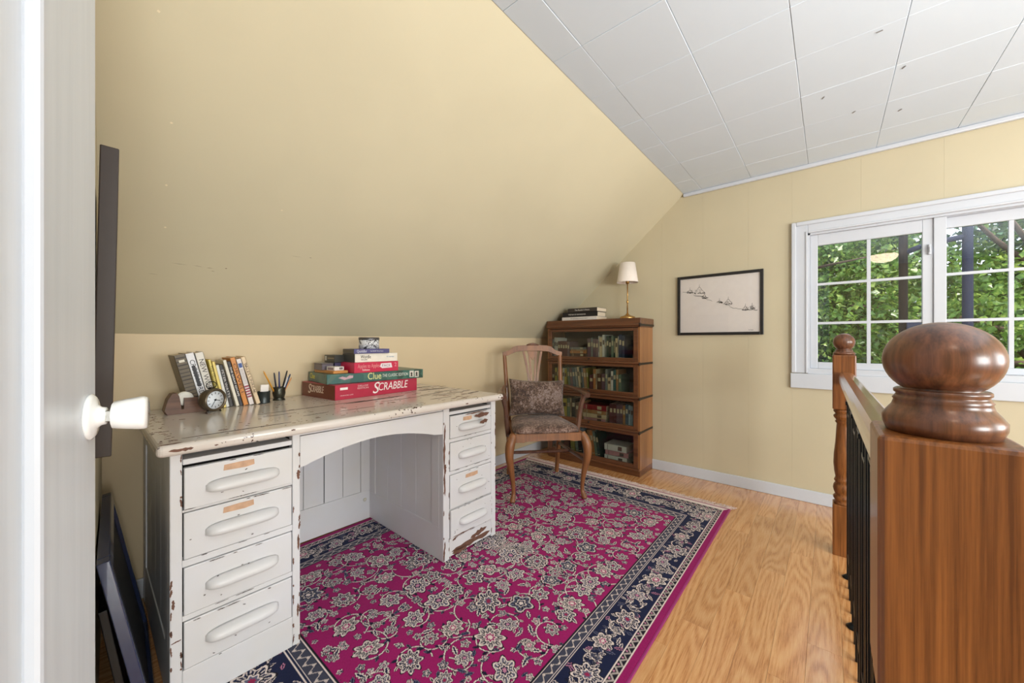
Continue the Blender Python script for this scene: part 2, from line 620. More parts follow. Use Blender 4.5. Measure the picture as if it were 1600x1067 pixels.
for a, c in zip(edges[:-1], edges[1:]):
    a2, c2 = a - gp, c + gp
    if c >= 0.19 or a <= -1.19:
        pl = [(c2, 0), (a2, 0), (a2, ztop(a2))]
        if a2 > YC > c2: pl.append((YC, ZC))
        if a2 > YC2 > c2: pl.append((YC2, ZC))
        pl.append((c2, ztop(c2)))
        prism_x('panel', pl, G, G + 0.004, M['wall'], gable)
    else:
        for q in range(4):
            e0, e1 = 0.194 - q * 0.347, 0.194 - (q + 1) * 0.347
            prism_x('panel', [(e1 + gp, 0), (e0 - gp, 0), (e0 - gp, WZ0 - 0.05), (e1 + gp, WZ0 - 0.05)], G, G + 0.004, M['wall'], gable)
            prism_x('panel', [(e1 + gp, WZ1 + 0.03), (e0 - gp, WZ1 + 0.03), (e0 - gp, ZC), (e1 + gp, ZC)], G, G + 0.004, M['wall'], gable)

# baseboards / trim
def tr(name, *a, **k):
    return tag(box(name, M['white'], *a, **k), kind='structure')
tr('baseboard_knee', XB, G, K - 0.013, K, 0, 0.085, bev=0.004)
tr('baseboard_gable', G - 0.013, G, K2, K - 0.013, 0, 0.082, bev=0.004)
tr('trim_3', G - 0.022, G, YC2, YC + 0.0, ZC - 0.028, ZC - 0.001, bev=0.006)
# ---- ceiling tiles
ce = empty('ceiling'); tag(ce, kind='structure')
box('ceiling_board', M['ceil_gap'], XB - TW, G + TW, YC2, YC, ZC + 0.008, ZC + 0.13, parent=ce)
xl = [G] + [2.956 - 0.3237 * i for i in range(15)] + [XB]
yl = [YC] + [0.762 - 0.3275 * i for i in range(9)] + [YC2]
tcache = {}
for x1, x0 in zip(xl[:-1], xl[1:]):
    for y1, y0 in zip(yl[:-1], yl[1:]):
        if x1 - x0 < 0.02 or y1 - y0 < 0.02: continue
        k = (round(x1 - x0, 3), round(y1 - y0, 3))
        if k not in tcache:
            tcache[k] = MB().box(0.0008, k[0] - 0.0008, 0.0008, k[1] - 0.0008, 0, 0.012, 0.0016, seg=1).mesh('ceiling_tile', M['ceil'])
        link('ceiling_tile', tcache[k], ce, (x0, y0, ZC - random.choice((0, 0.0006, 0.001))))
# small marks on ceiling tiles and slope
b = MB()
for x, y in ((2.37, 0.02), (2.33, -0.25), (2.62, -0.1), (2.75, -0.28), (2.0, -0.15)):
    b.box(x, x + 0.018, y, y + 0.004, ZC - 0.0035, ZC - 0.001, rot=(0, 0, random.uniform(0, 3)))
tag(b.build('scuff', C((140, 138, 136)), ce), kind='stuff')

# ------------------------------------------------------------------ window (structure)
wi = empty('window_1'); tag(wi, kind='structure')
def wbox(name, y0, y1, z0, z1, x0, x1, parent=wi, m=None, bev=0.003):
    return box(name, m or M['white'], x0, x1, y0, y1, z0, z1, bev, parent)
# casing, two-step profile
for (y0, y1, z0, z1) in ((WY1, 0.198, WZ0 - 0.02, 1.888), (-1.198, WY0, WZ0 - 0.02, 1.888), (WY0, WY1, WZ1, 1.888)):
    wbox('casing', y0, y1, z0, z1, G - 0.014, G + 0.002)
b = MB()
b.box(G - 0.026, G - 0.012, 0.172, 0.198, WZ0 - 0.02, 1.888, 0.005).box(G - 0.026, G - 0.012, -1.198, -1.172, WZ0 - 0.02, 1.888, 0.005)
b.box(G - 0.026, G - 0.012, -1.172, 0.172, 1.862, 1.888, 0.005)
b.box(G - 0.02, G - 0.012, WY1, WY1 + 0.012, WZ0 - 0.02, WZ1 + 0.012, 0.003).box(G - 0.02, G - 0.012, WY0 - 0.012, WY0, WZ0 - 0.02, WZ1 + 0.012, 0.003).box(G - 0.02, G - 0.012, WY0, WY1, WZ1, WZ1 + 0.012, 0.003)
b.build('casing_moulding', M['white'], wi)
wbox('apron', -1.21, 0.203, 0.765, 0.864, G - 0.022, G + 0.002, bev=0.004)
# reveal (jamb liner)
b = MB()
b.box(G, G + TW, WY1 - 0.012, WY1, WZ0, WZ1).box(G, G + TW, WY0, WY0 + 0.012, WZ0, WZ1)
b.box(G, G + TW, WY0, WY1, WZ1 - 0.012, WZ1).box(G - 0.006, G + TW, WY0, WY1, WZ0 - 0.024, WZ0 + 0.012, 0.002)
b.build('jamb_liner', M['white'], wi)
def sash(y0, y1, x0, x1, gy0, gy1, gz0, gz1, mun_y):
    s = MB()
    z0, z1 = WZ0 + 0.012, WZ1 - 0.012
    s.box(x0, x1, y0, gy0, z0, z1, 0.003).box(x0, x1, gy1, y1, z0, z1, 0.003)
    s.box(x0, x1, gy0, gy1, z0, gz0, 0.003).box(x0, x1, gy0, gy1, gz1, z1, 0.003)
    o = s.build('sash', M['white'], wi)
    xm = (x0 + x1) / 2
    for my in mun_y:
        box('muntin', M['white'], xm - 0.008, xm + 0.008, my - 0.009, my + 0.009, gz0, gz1, 0.001, o)
    h = (gz1 - gz0) / 3
    for k in (1, 2):
        box('muntin', M['white'], xm - 0.0086, xm + 0.0086, gy0, gy1, gz0 + h * k - 0.008, gz0 + h * k + 0.008, 0.001, o)
    yy = [gy0] + sorted(mun_y) + [gy1]
    for a, c in zip(yy[:-1], yy[1:]):
        for k in range(3):
            box('pane', M['glass'], xm - 0.0015, xm + 0.0015, a + 0.004, c - 0.004, gz0 + h * k + 0.004, gz0 + h * (k + 1) - 0.004, 0, o)
    return o
s1 = sash(-0.462, WY1 - 0.012, G + 0.022, G + 0.05, -0.418, 0.058, 0.942, 1.722, [-0.19])
s2 = sash(WY0 + 0.012, -0.43, G + 0.062, G + 0.09, WY0 + 0.06, -0.50, 0.935, 1.735, [-0.752, ])
wbox('meeting_stile', -0.512, -0.462, WZ0 + 0.012, WZ1 - 0.012, G + 0.012, G + 0.05)
lk = MB().box(G + 0.006, G + 0.024, -0.452, -0.440, 1.585, 1.645, 0.004).box(G - 0.004, G + 0.016, -0.45, -0.442, 1.60, 1.63, 0.003)
lk.build('latch', M['white'], wi)

# ------------------------------------------------------------------ door at the left edge
dr = empty('door_1', (0.0265, 0.80, 0), math.radians(-13.5)); tag(dr, kind='structure')
# local: leaf runs from y=0 (free edge) to y=-0.76, face at x=0, body x<0
DW = 0.76
b = MB()
b.box(-0.035, 0, -DW, 0, 0.01, 0.40, 0.002)
b = MB()
b.box(-0.035, 0, -0.185, 0, 0.01, 2.03, 0.003, seg=2)
b.build('stile', M['door'], dr)
MB().box(-0.035, 0, -DW, -DW + 0.115, 0.01, 2.03, 0.003).build('stile', M['door'], dr)
for z0, z1 in ((0.01, 0.22), (1.92, 2.03)):
    MB().box(-0.035, 0, -DW + 0.115, -0.185, z0, z1, 0.003).build('rail', M['door'], dr)
MB().box(-0.026, -0.009, -DW + 0.11, -0.18, 0.21, 1.93, 0.002).build('door_panel', M['door'], dr)
b = MB()
b.box(-0.012, 0.004, -0.200, -0.183, 0.22, 1.92, 0.005).box(-0.012, 0.004, -DW + 0.113, -DW + 0.128, 0.22, 1.92, 0.005)
b.box(-0.012, 0.004, -DW + 0.115, -0.185, 0.215, 0.23, 0.005).box(-0.012, 0.004, -DW + 0.115, -0.185, 1.91, 1.925, 0.005)
b.build('moulding', M['white'], dr)
kb = MB()
mx = Matrix.Rotation(math.pi / 2, 4, 'Y')
kz, ky = 0.977, -0.030
kb.lathe([(0.0, 0.0225), (0.0175, 0.0225), (0.0190, 0.0235), (0.0215, 0.036), (0.0238, 0.050), (0.0238, 0.054), (0.0222, 0.0575), (0.0, 0.058)], (0, ky, kz), 12, 0, mx, cap=False)
knob = kb.build('door_knob', M['porcelain'], dr)
kb = MB().lathe([(0.0, 0), (0.031, 0), (0.031, 0.003), (0.028, 0.005), (0.026, 0.006), (0.016, 0.008), (0.0125, 0.012), (0.0115, 0.0165), (0.0, 0.017)], (0, ky, kz), 28, 0, mx, cap=False)
kb.build('rose', M['porcelain'], knob)
MB().box(0.0155, 0.0235, ky - 0.0075, ky + 0.0075, kz - 0.0075, kz + 0.0075, 0.001).build('spindle', M['nickel'], knob)
# hinge side post so that the leaf hangs on something real (behind the camera)
tag(box('door_frame', M['white'], -0.28, -0.21, 0.0, 0.07, 0, 2.05, 0.003), kind='structure').name = 'trim_4'

# ------------------------------------------------------------------ handrail and newels
def newel(name, x, y, top, k, label, s=0.045, zs=1.0):
    """k: height of the square block's top"""
    e = empty(name, (x, y, 0)); tag(e, label, 'newel post')
    MB().box(-s, s, -s, s, 0, 0.255, 0.004).build('base_block', M['newel'], e)
    MB().box(-s, s, -s, s, k - 0.275, k, 0.005).build('top_block', M['newel'], e)
    t = MB()
    z = k - 0.275
    pr = [(0.040, 0.252), (0.043, 0.262), (0.036, 0.27), (0.043, 0.282), (0.043, 0.292), (0.035, 0.30), (0.041, 0.318), (0.044, 0.334), (0.041, 0.35), (0.034, 0.362), (0.040, 0.372), (0.036, 0.384),
          (0.034, 0.39), (0.039, 0.42), (0.042, 0.46), (0.040, 0.51), (0.034, 0.57), (0.030, z - 0.09), (0.029, z - 0.075), (0.036, z - 0.066), (0.031, z - 0.056), (0.04, z - 0.045), (0.042, z - 0.035), (0.034, z - 0.025), (0.042, z - 0.014), (0.040, z + 0.002)]
    t.lathe(pr, seg=32)
    t.build('turned_shaft', M['newel'], e)
    h = top - k
    f = MB()
    R = 0.0435
    pr = [(0.040, 0.0), (0.0435, 0.08), (0.0437, 0.14), (0.040, 0.19), (0.036, 0.24), (0.0345, 0.285), (0.0355, 0.30), (0.0335, 0.325), (0.0325, 0.345), (0.0345, 0.36), (0.0345, 0.385), (0.033, 0.395)]
    prof = [(r_, z_ * h * zs) for r_, z_ in pr]
    z0, z1 = 0.36 * h * zs, h
    cz, rz = (z0 + z1) / 2 - 0.02 * h, (z1 - z0) / 2 + 0.02 * h
    for i in range(20):
        a = math.radians(-52 + i * 142 / 19)
        prof.append((max(0.0008, R * math.cos(a)), cz + rz * math.sin(a)))
    f.lathe([(r_, k + z_) for r_, z_ in prof], seg=40)
    f.build('ball_finial', M['ball'], e)
    return e
nf = newel('newel_post', 2.55, -0.058, 1.121, 1.012, 'smaller-looking turned newel post at the far end of the handrail', 0.045, 0.62)
nn = newel('newel_post', 0.584, -0.088, 1.100, 0.985, 'large brown newel post with a ball top, close up at the right edge', 0.050)
MB().box(2.495, 2.545, -0.012, 0.006, 0, 0.004, 0.001).box(2.500, 2.506, -0.012, 0.004, 0.0, 0.05, 0.001).build('floor_bracket', M['nickel'], nf)

hr = empty('handrail', (0, 0, 0)); tag(hr, 'long varnished wooden handrail running between the two newel posts', 'handrail')
ax, ay, bx, by = 0.63, -0.085, 2.505, -0.066
sec = [(-0.024, 0.0), (-0.030, 0.012), (-0.030, 0.034), (-0.027, 0.045), (-0.018, 0.053), (0, 0.056), (0.018, 0.053), (0.027, 0.045), (0.030, 0.034), (0.030, 0.012), (0.024, 0.0)]
rr = []
for (x, y) in ((ax, ay), (bx, by)):
    rr.append([Vector((x, y + w_, 0.872 + h_)) for w_, h_ in sec])
MB().rings(rr, smooth=False).build('rail_bar', M['rail'], hr)
ib = empty('iron_balustrade', (0, 0, 0)); tag(ib, 'black wrought iron balusters under the wooden handrail', 'balusters')
def by_at(x): return ay + (by - ay) * (x - ax) / (bx - ax)
nb = 10
for i in range(nb):
    x = 2.30 - i * 0.194
    if x < 0.66: break
    y = by_at(x)
    bb = MB().box(x - 0.007, x + 0.007, y - 0.007, y + 0.007, 0.002, 0.874, 0.001).build('baluster', M['iron'], ib)
    if i % 2 == 0:
        MB().lathe([(0.022, 0.0), (0.024, 0.004), (0.017, 0.010), (0.010, 0.016)], (x, y, 0), 16).build('shoe', M['iron'], bb)
        MB().box(x - 0.011, x + 0.011, y - 0.011, y + 0.011, 0.79, 0.806, 0.002).build('collar', M['iron'], bb)
    # rectangular iron loop between this baluster and the next
    if x - 0.17 > 0.66:
        l_ = MB()
        x0, x1 = x - 0.155, x - 0.04
        t_, top = 0.005, 0.80 if i % 2 else 0.76
        l_.box(x0, x0 + 0.010, y - t_, y + t_, 0.12, top, 0.001).box(x1 - 0.010, x1, y - t_, y + t_, 0.12, top, 0.001)
        l_.box(x0, x1, y - t_, y + t_, top - 0.01, top, 0.001).box(x0, x1, y - t_, y + t_, 0.12, 0.13, 0.001)
        l_.box(x0 + 0.0525, x0 + 0.0625, y - t_, y + t_, 0.0, 0.12, 0.001).box(x0 + 0.0525, x0 + 0.0625, y - t_, y + t_, top, 0.874, 0.001)
        l_.build('iron_loop', M['iron'], ib)

# ------------------------------------------------------------------ rug
RX0, RX1, RY0, RY1 = 0.215, 2.737, 0.485, 2.135
NX, NY = 1100, 720
def make_rug():
    W, H = RX1 - RX0, RY1 - RY0
    px = W / NX
    img = np.zeros((NY, NX, 3))
    MAG = np.array(lin((154, 24, 98))[:3]); NAVY = np.array(lin((24, 31, 64))[:3]); CR = np.array(lin((226, 212, 206))[:3])
    GB = np.array(lin((96, 98, 122))[:3]); PK = np.array(lin((196, 130, 160))[:3]); BK = np.array(lin((22, 20, 34))[:3]); RD = np.array(lin((150, 40, 80))[:3])
    X, Y = np.meshgrid((np.arange(NX) + 0.5) * px, (np.arange(NY) + 0.5) * H / NY)
    dx = np.minimum(X, W - X) * (0.235 / 0.34)
    dy = np.minimum(Y, H - Y)
    d = np.minimum(dx, dy)
    along = np.where(dx < dy, Y, X)
    img[:] = MAG
    onx = dx < dy
    reg = d < 0.235
    img[reg] = NAVY
    e = d < np.where(onx, 0.008, 0.030)
    img[e] = MAG * 0.9
    m = (d >= np.where(onx, 0.008, 0.030)) & (d < 0.034); img[m] = CR
    g1 = (d >= 0.034) & (d < 0.058)
    img[g1] = BK
    ph = np.mod(along, 0.034) / 0.034
    tri = np.abs(ph - 0.5) * 2
    m = g1 & (np.abs((d - 0.046) / 0.012 - (tri * 1.4 - 0.7)) < 0.35); img[m] = CR * 0.55
    m = g1 & (((ph - 0.5) * 0.034) ** 2 + (d - 0.052) ** 2 < 0.004 ** 2); img[m] = PK
    m = (d >= 0.058) & (d < 0.062); img[m] = CR
    for a, w_ in ((0.186, 0.003), (0.193, 0.002), (0.226, 0.0035)):
        m = (d >= a) & (d < a + w_); img[m] = CR
    g2 = (d >= 0.196) & (d < 0.225)
    img[g2] = GB * 0.45
    wv = 0.2105 + 0.008 * np.sin(along / 0.045 * 2 * math.pi)
    m = g2 & (np.abs(d - wv) < 0.0022); img[m] = CR * 0.7
    ph = np.mod(along, 0.0225) / 0.0225
    m = g2 & (((ph - 0.5) * 0.0225) ** 2 + (d - wv - 0.0) ** 2 < 0.0045 ** 2); img[m] = CR * 0.8
    m = (d >= 0.229) & (d < 0.235); img[m] = BK
    field = d >= 0.236
    border = (d > 0.064) & (d < 0.184)
    rnd = random.Random(11)
    def win(cx, cy, R):
        i0, i1 = max(0, int((cx - R) / px)), min(NX, int((cx + R) / px) + 2)
        j0, j1 = max(0, int((cy - R) / (H / NY))), min(NY, int((cy + R) / (H / NY)) + 2)
        return slice(j0, j1), slice(i0, i1)
    def put(sl, mask, zone, c):
        if mask.size == 0: return
        v = img[sl]
        mm = mask & zone[sl]
        v[mm] = c
    def disc(cx, cy, r_, c, zone):
        sl = win(cx, cy, r_)
        put(sl, (X[sl] - cx) ** 2 + (Y[sl] - cy) ** 2 < r_ * r_, zone, c)
    def stroke(pts, w0, c, zone):
        for (x, y) in pts:
            disc(x, y, w0, c, zone)
    def flower(cx, cy, R, n, rot, zone, cols, asp=1.0):
        sl = win(cx, cy, R * 1.35)
        xx, yy = X[sl] - cx, Y[sl] - cy
        c_, s_ = math.cos(rot), math.sin(rot)
        u, v = (xx * c_ + yy * s_) / asp, -xx * s_ + yy * c_
        rr_ = np.hypot(u, v) + 1e-9
        th = np.arctan2(v, u)
        edge = R * (0.84 + 0.16 * np.cos(n * th))
        put(sl, rr_ < edge * 1.13, zone, BK)
        put(sl, rr_ < edge * 1.02, zone, cols[0])
        put(sl, rr_ < edge * 0.88, zone, cols[1])
        fine = np.cos(n * 3 * th + rr_ / R * 4)
        put(sl, (rr_ < edge * 0.84) & (rr_ > edge * 0.5) & (fine > 0.35), zone, cols[2])
        put(sl, rr_ < edge * 0.56, zone, BK)
        put(sl, rr_ < edge * 0.48, zone, cols[0])
        put(sl, (rr_ < edge * 0.36), zone, cols[3])
        put(sl, (rr_ < edge * 0.2), zone, cols[4])
    def leaf(cx, cy, L, wd, rot, zone, co, ci):
        sl = win(cx, cy, L)
        xx, yy = X[sl] - cx, Y[sl] - cy
        c_, s_ = math.cos(rot), math.sin(rot)
        u, v = xx * c_ + yy * s_, -xx * s_ + yy * c_
        w_ = wd * (1 - (u / L) ** 2) * (1 + 0.28 * np.cos(u / L * 14))
        put(sl, (np.abs(u) < L) & (np.abs(v) < w_ * 1.35), zone, BK)
        put(sl, (np.abs(u) < L * 0.95) & (np.abs(v) < w_), zone, co)
        put(sl, (np.abs(u) < L * 0.7) & (np.abs(v) < w_ * 0.45), zone, ci)
    sets = [(CR, GB * 0.8, CR, NAVY, PK), (CR, NAVY, CR * 0.8, GB, RD), (CR * 0.85, GB, BK, NAVY, CR), (CR, CR * 0.62, NAVY, MAG, CR)]
    def scroll(cx, cy, R, a0, turn, zone, w0=0.0022, c=None, lv=True):
        pts = []
        n = 150
        for i in range(n):
            t_ = i / n
            a = a0 + turn * t_ * 2 * math.pi * 0.85
            r_ = R * (1 - 0.72 * t_)
            pts.append((cx + r_ * math.cos(a), cy + r_ * math.sin(a)))
        stroke(pts, w0 * 1.7, BK * 1.2, zone)
        stroke(pts, w0, CR if c is None else c, zone)
        if lv:
            for k in range(8, n, 17):
                x, y = pts[k]
                dxx, dyy = pts[k][0] - pts[k - 3][0], pts[k][1] - pts[k - 3][1]
                an = math.atan2(dyy, dxx) + rnd.choice((-1, 1)) * 0.9
                leaf(x + math.cos(an) * 0.011, y + math.sin(an) * 0.011, rnd.uniform(0.009, 0.015), 0.0045, an, zone, rnd.choice((CR, GB, NAVY)), BK)
    # field, mirrored about the long axis and the middle
    half = []
    gx, gyy = 9, 4
    for i in range(gx):
        for j in range(gyy):
            x = 0.36 + (W / 2 - 0.33) * (i + 0.5 + (0.5 if j % 2 else 0) * 0.8) / gx
            y = 0.25 + (H / 2 - 0.25) * (j + 0.5) / gyy
            half.append((x + rnd.uniform(-.02, .02), y + rnd.uniform(-.02, .02), rnd.uniform(0.065, 0.10), rnd.uniform(0, 6.28), rnd.choice((-1, 1)), rnd.choice((0, 0, 1, 1, 2, 3)), rnd.choice((5, 6, 7, 8)), rnd.choice((0.026, 0.032, 0.040, 0.052)), rnd.uniform(0.75, 1.45)))
    small = []
    taken = [(q[0], q[1], q[7]) for q in half]
    for _ in range(900):
        x, y, r_ = rnd.uniform(0.33, W / 2 + 0.02), rnd.uniform(0.24, H / 2 + 0.02), rnd.uniform(0.010, 0.020)
        if all(math.hypot(x - a, y - c) > r_ + g + 0.008 for a, c, g in taken) and len(small) < 120:
            small.append((x, y, r_, rnd.randrange(4), rnd.uniform(0, 3.1)))
            taken.append((x, y, r_))
    sprigs = [(rnd.uniform(0.33, W / 2 + 0.02), rnd.uniform(0.24, H / 2 + 0.02), rnd.uniform(0.014, 0.028), rnd.uniform(0, 6.28)) for _ in range(120)]
    mir = [(0, 0), (1, 0), (0, 1), (1, 1)]
    for (fx, fy) in mir:
        T = lambda x, y: (W - x if fx else x, H - y if fy else y)
        A = lambda a: math.atan2(math.sin(a) * (-1 if fy else 1), math.cos(a) * (-1 if fx else 1))
        sg = (-1 if fx else 1) * (-1 if fy else 1)
        for (x, y, R, a0, tn, st, n, fr, asp) in half:
            xx, yy = T(x, y)
            scroll(xx, yy, R, A(a0), tn * sg, field)
        for (x, y, L, a) in sprigs:
            xx, yy = T(x, y)
            leaf(xx, yy, L, L * 0.32, A(a), field, CR if L > 0.02 else GB, NAVY)
        for (x, y, r_, st, ro) in small:
            xx, yy = T(x, y)
            flower(xx, yy, r_, 5, A(ro), field, sets[st])
        for (x, y, R, a0, tn, st, n, fr, asp) in half:
            xx, yy = T(x, y)
            flower(xx, yy, fr, n, A(a0), field, sets[st], asp)
    # border: alternating palmettes with scrolls
    def bpos(s, off, side):
        if side == 0: return (s, off)
        if side == 1: return (s, H - off)
        if side == 2: return (off / (0.235 / 0.34), s)
        return (W - off / (0.235 / 0.34), s)
    for side in range(4):
        L = W if side < 2 else H
        n = int(L / 0.155)
        for i in range(n + 1):
            s = (i + 0.5) * L / n
            o1 = 0.112 if i % 2 else 0.136
            x, y = bpos(s, o1, side)
            big = 1.0 if side < 2 else 1.3
            for q in (-1, 1):
                xs_, ys_ = bpos(s + q * 0.055, 0.124, side)
                scroll(xs_, ys_, 0.040 * big, rnd.uniform(0, 6.28), q, border, 0.0026, CR, True)
            for q in range(15):
                xs_, ys_ = bpos(s + rnd.uniform(-0.07, 0.07), rnd.uniform(0.07, 0.178), side)
                leaf(xs_, ys_, rnd.uniform(0.012, 0.024), 0.006, rnd.uniform(0, 3.14), border, rnd.choice((CR, CR, GB, PK)), NAVY)
            flower(x, y, 0.045 * big if i % 2 else 0.036 * big, 7 if i % 2 else 6, i, border, sets[i % 2] if i % 3 else sets[3], 1.2)
            x, y = bpos(s + 0.078, 0.124, side)
            flower(x, y, 0.021 * big, 5, i, border, sets[2])
    rs_ = np.random.RandomState(3)
    img *= (0.90 + 0.2 * rs_.rand(NY, NX, 1))
    # mesh
    nx, ny = NX + 1, NY + 1
    gx_, gy_ = np.meshgrid(np.linspace(RX0, RX1, nx), np.linspace(RY0, RY1, ny))
    gz_ = np.full_like(gx_, 0.0075) + rs_.rand(ny, nx) * 0.0006
    ed = np.minimum(np.minimum(gx_ - RX0, RX1 - gx_), np.minimum(gy_ - RY0, RY1 - gy_))
    gz_ = np.where(ed < 1e-6, 0.0006, gz_)
    co = np.stack([gx_, gy_, gz_], -1).reshape(-1, 3)
    idx = np.arange(nx * ny).reshape(ny, nx)
    q = np.stack([idx[:-1, :-1], idx[:-1, 1:], idx[1:, 1:], idx[1:, :-1]], -1).reshape(-1, 4)
    me = bpy.data.meshes.new('rug')
    me.vertices.add(len(co)); me.vertices.foreach_set('co', co.ravel())
    me.loops.add(q.size); me.loops.foreach_set('vertex_index', q.ravel().astype(np.int32))
    me.polygons.add(len(q)); me.polygons.foreach_set('loop_start', (np.arange(len(q)) * 4).astype(np.int32))
    me.polygons.foreach_set('loop_total', np.full(len(q), 4, np.int32))
    me.update(calc_edges=True)
    at = me.color_attributes.new('pattern', 'FLOAT_COLOR', 'POINT')
    pad = np.pad(img, ((0, 1), (0, 1), (0, 0)), mode='edge')
    rgba = np.ones((ny, nx, 4), np.float32); rgba[..., :3] = np.clip(pad, 0, 1)
    at.data.foreach_set('color', rgba.reshape(-1))
    t = NT('rug_wool')
    an = t.n('ShaderNodeAttribute', attribute_name='pattern')
    t.l(an.outputs['Color'], t.b.inputs['Base Color'])
    t.b.inputs['Roughness'].default_value = 0.95
    t.b.inputs['Specular IOR Level'].default_value = 0.15
    t.b.inputs['Sheen Weight'].default_value = 0.05
    me.materials.append(t.m)
    return me
rug = empty('oriental_rug'); tag(rug, 'magenta floral oriental rug with a navy border under the desk and chair', 'rug')
link('pile', make_rug(), rug)
b = MB()
y = RY0
while y < RY1:
    for _ in range(3):
        L = random.uniform(0.030, 0.075)
        a = random.uniform(-0.9, 0.9)
        w_ = 0.0013
        p0 = Vector((RX1 - 0.004, y + random.uniform(-.003, .003), 0.005))
        p1 = p0 + Vector((L * 0.5, math.sin(a) * L * 0.5, 0.0015))
        p2 = p1 + Vector((L * 0.5, math.sin(a + random.uniform(-.9, .9)) * L * 0.5, -0.003))
        p2.z = random.uniform(0.0015, 0.004)
        s = Vector((0, w_, 0)); u = Vector((0, 0, 0.0012))
        b.rings([[p - s, p + u, p + s] for p in (p0, p1, p2)], cap=False)
    y += 0.0042
b.box(RX1 - 0.006, RX1 + 0.010, RY0, RY1, 0.0005, 0.007, 0.002)
tag(b.build('fringe', M['fringe'], rug), kind='stuff')
b = MB()
b.box(RX0, RX1, RY0 - 0.004, RY0 + 0.004, 0.0005, 0.0085, 0.002)
b.build('side_binding', C((150, 40, 110)), rug)

# ------------------------------------------------------------------ desk
dk = empty('desk', (0.19, 1.447, 0.0085), math.radians(-1.2))
tag(dk, 'old chipped cream painted pedestal desk with eight drawers against the knee wall', 'desk')
DT = 0.7815   # top height above the rug
DD = 0.735    # depth
def dbox(name, x0, x1, y0, y1, z0, z1, bev=0.002, m=None, parent=dk):
    return box(name, m or M['desk'], x0, x1, y0, y1, z0, z1, bev, parent)
# table top with rounded front edge
t_ = MB()
t_.box(-0.032, 1.374, -0.042, DD + 0.008, DT - 0.034, DT, 0.014, seg=4)
t_.build('desk_top', M['desk_top'], dk)
def chips(pts, zz, m, name='worn_patch', plane='xy', parent=dk, y_=None, x_=None):
    """irregular slivers: each (u, v, length, width, angle)"""
    bb = MB()
    rn = random.Random(len(pts) * 7 + int(zz * 1000))
    for (u, v, L, wd, an) in pts:
        n = 9
        up, lo = [], []
        for i in range(n + 1):
            s = (i / n - 0.5) * L
            prof = math.sqrt(max(0, 1 - (2 * i / n - 1) ** 2))
            up.append((s, wd * 0.5 * prof * rn.uniform(0.45, 1.25)))
            lo.append((s, -wd * 0.5 * prof * rn.uniform(0.45, 1.25)))
        loop = lo + up[::-1][1:-1]
        P = []
        for (a, c) in loop:
            a2, c2 = a * math.cos(an) - c * math.sin(an), a * math.sin(an) + c * math.cos(an)
            if plane == 'xy': P.append(Vector((u + a2, v + c2, zz)))
            elif plane == 'xz': P.append(Vector((u + a2, zz, v + c2)))
            else: P.append(Vector((zz, u + a2, v + c2)))
        th = {'xy': Vector((0, 0, -0.0006)), 'xz': Vector((0, 0.0006, 0)), 'yz': Vector((0.0006, 0, 0))}[plane]
        a_ = [bb.bm.verts.new(p) for p in P]
        c_ = [bb.bm.verts.new(p + th) for p in P]
        bb.bm.faces.new(a_)
        for i in range(len(P)):
            bb.bm.faces.new((a_[i], a_[(i + 1) % len(P)], c_[(i + 1) % len(P)], c_[i]))
    o = bb.build(name, m, parent)
    return tag(o, kind='stuff')
zt = DT + 0.0007
# long cracks & worn places of the top
chips([(0.18, 0.035, 0.30, 0.006, 0.02), (0.52, 0.30, 0.46, 0.007, 0.06), (0.80, 0.30, 0.34, 0.020, 0.10), (0.93, 0.22, 0.30, 0.005, 0.05), (0.45, 0.13, 0.10, 0.004, 0.1),
       (1.24, 0.42, 0.22, 0.024, -0.02), (1.25, 0.30, 0.20, 0.012, 0.04), (1.18, 0.20, 0.24, 0.007, 0.04), (1.30, 0.13, 0.12, 0.020, 0.25), (1.33, 0.22, 0.07, 0.016, 0.1), (1.22, 0.55, 0.2, 0.02, 0.0),
       (0.62, 0.12, 0.16, 0.003, 0.0), (0.35, 0.22, 0.12, 0.003, 0.06), (1.05, 0.10, 0.14, 0.006, 0.03), (1.10, 0.26, 0.15, 0.008, 0.1)], zt, M['crack'])
rn = random.Random(5)
pts = [(rn.uniform(-0.025, 0.02), rn.uniform(0.0, 0.62), rn.uniform(0.004, 0.012), rn.uniform(0.003, 0.006), rn.uniform(-0.4, 0.4)) for _ in range(46)]
pts += [(rn.uniform(0.0, 1.36), rn.uniform(-0.02, 0.7), rn.uniform(0.006, 0.022), rn.uniform(0.002, 0.006), rn.uniform(-0.3, 0.3)) for _ in range(70)]
pts += [(rn.uniform(1.0, 1.37), rn.uniform(0.0, 0.6), rn.uniform(0.02, 0.07), rn.uniform(0.003, 0.010), rn.uniform(-0.1, 0.2)) for _ in range(34)]
pts += [(0.14, 0.075, 0.028, 0.010, 0), (0.0, -0.026, 0.05, 0.012, 0)]
chips(pts, zt, M['chip'])
chips([(0.02, DT - 0.017, 0.055, 0.012, 0), (0.10, DT - 0.02, 0.01, 0.005, 0), (0.31, DT - 0.012, 0.015, 0.005, 0), (1.36, DT - 0.02, 0.03, 0.01, 0), (1.1, DT - 0.02, 0.02, 0.006, 0)], -0.0425, M['chip'], plane='xz')

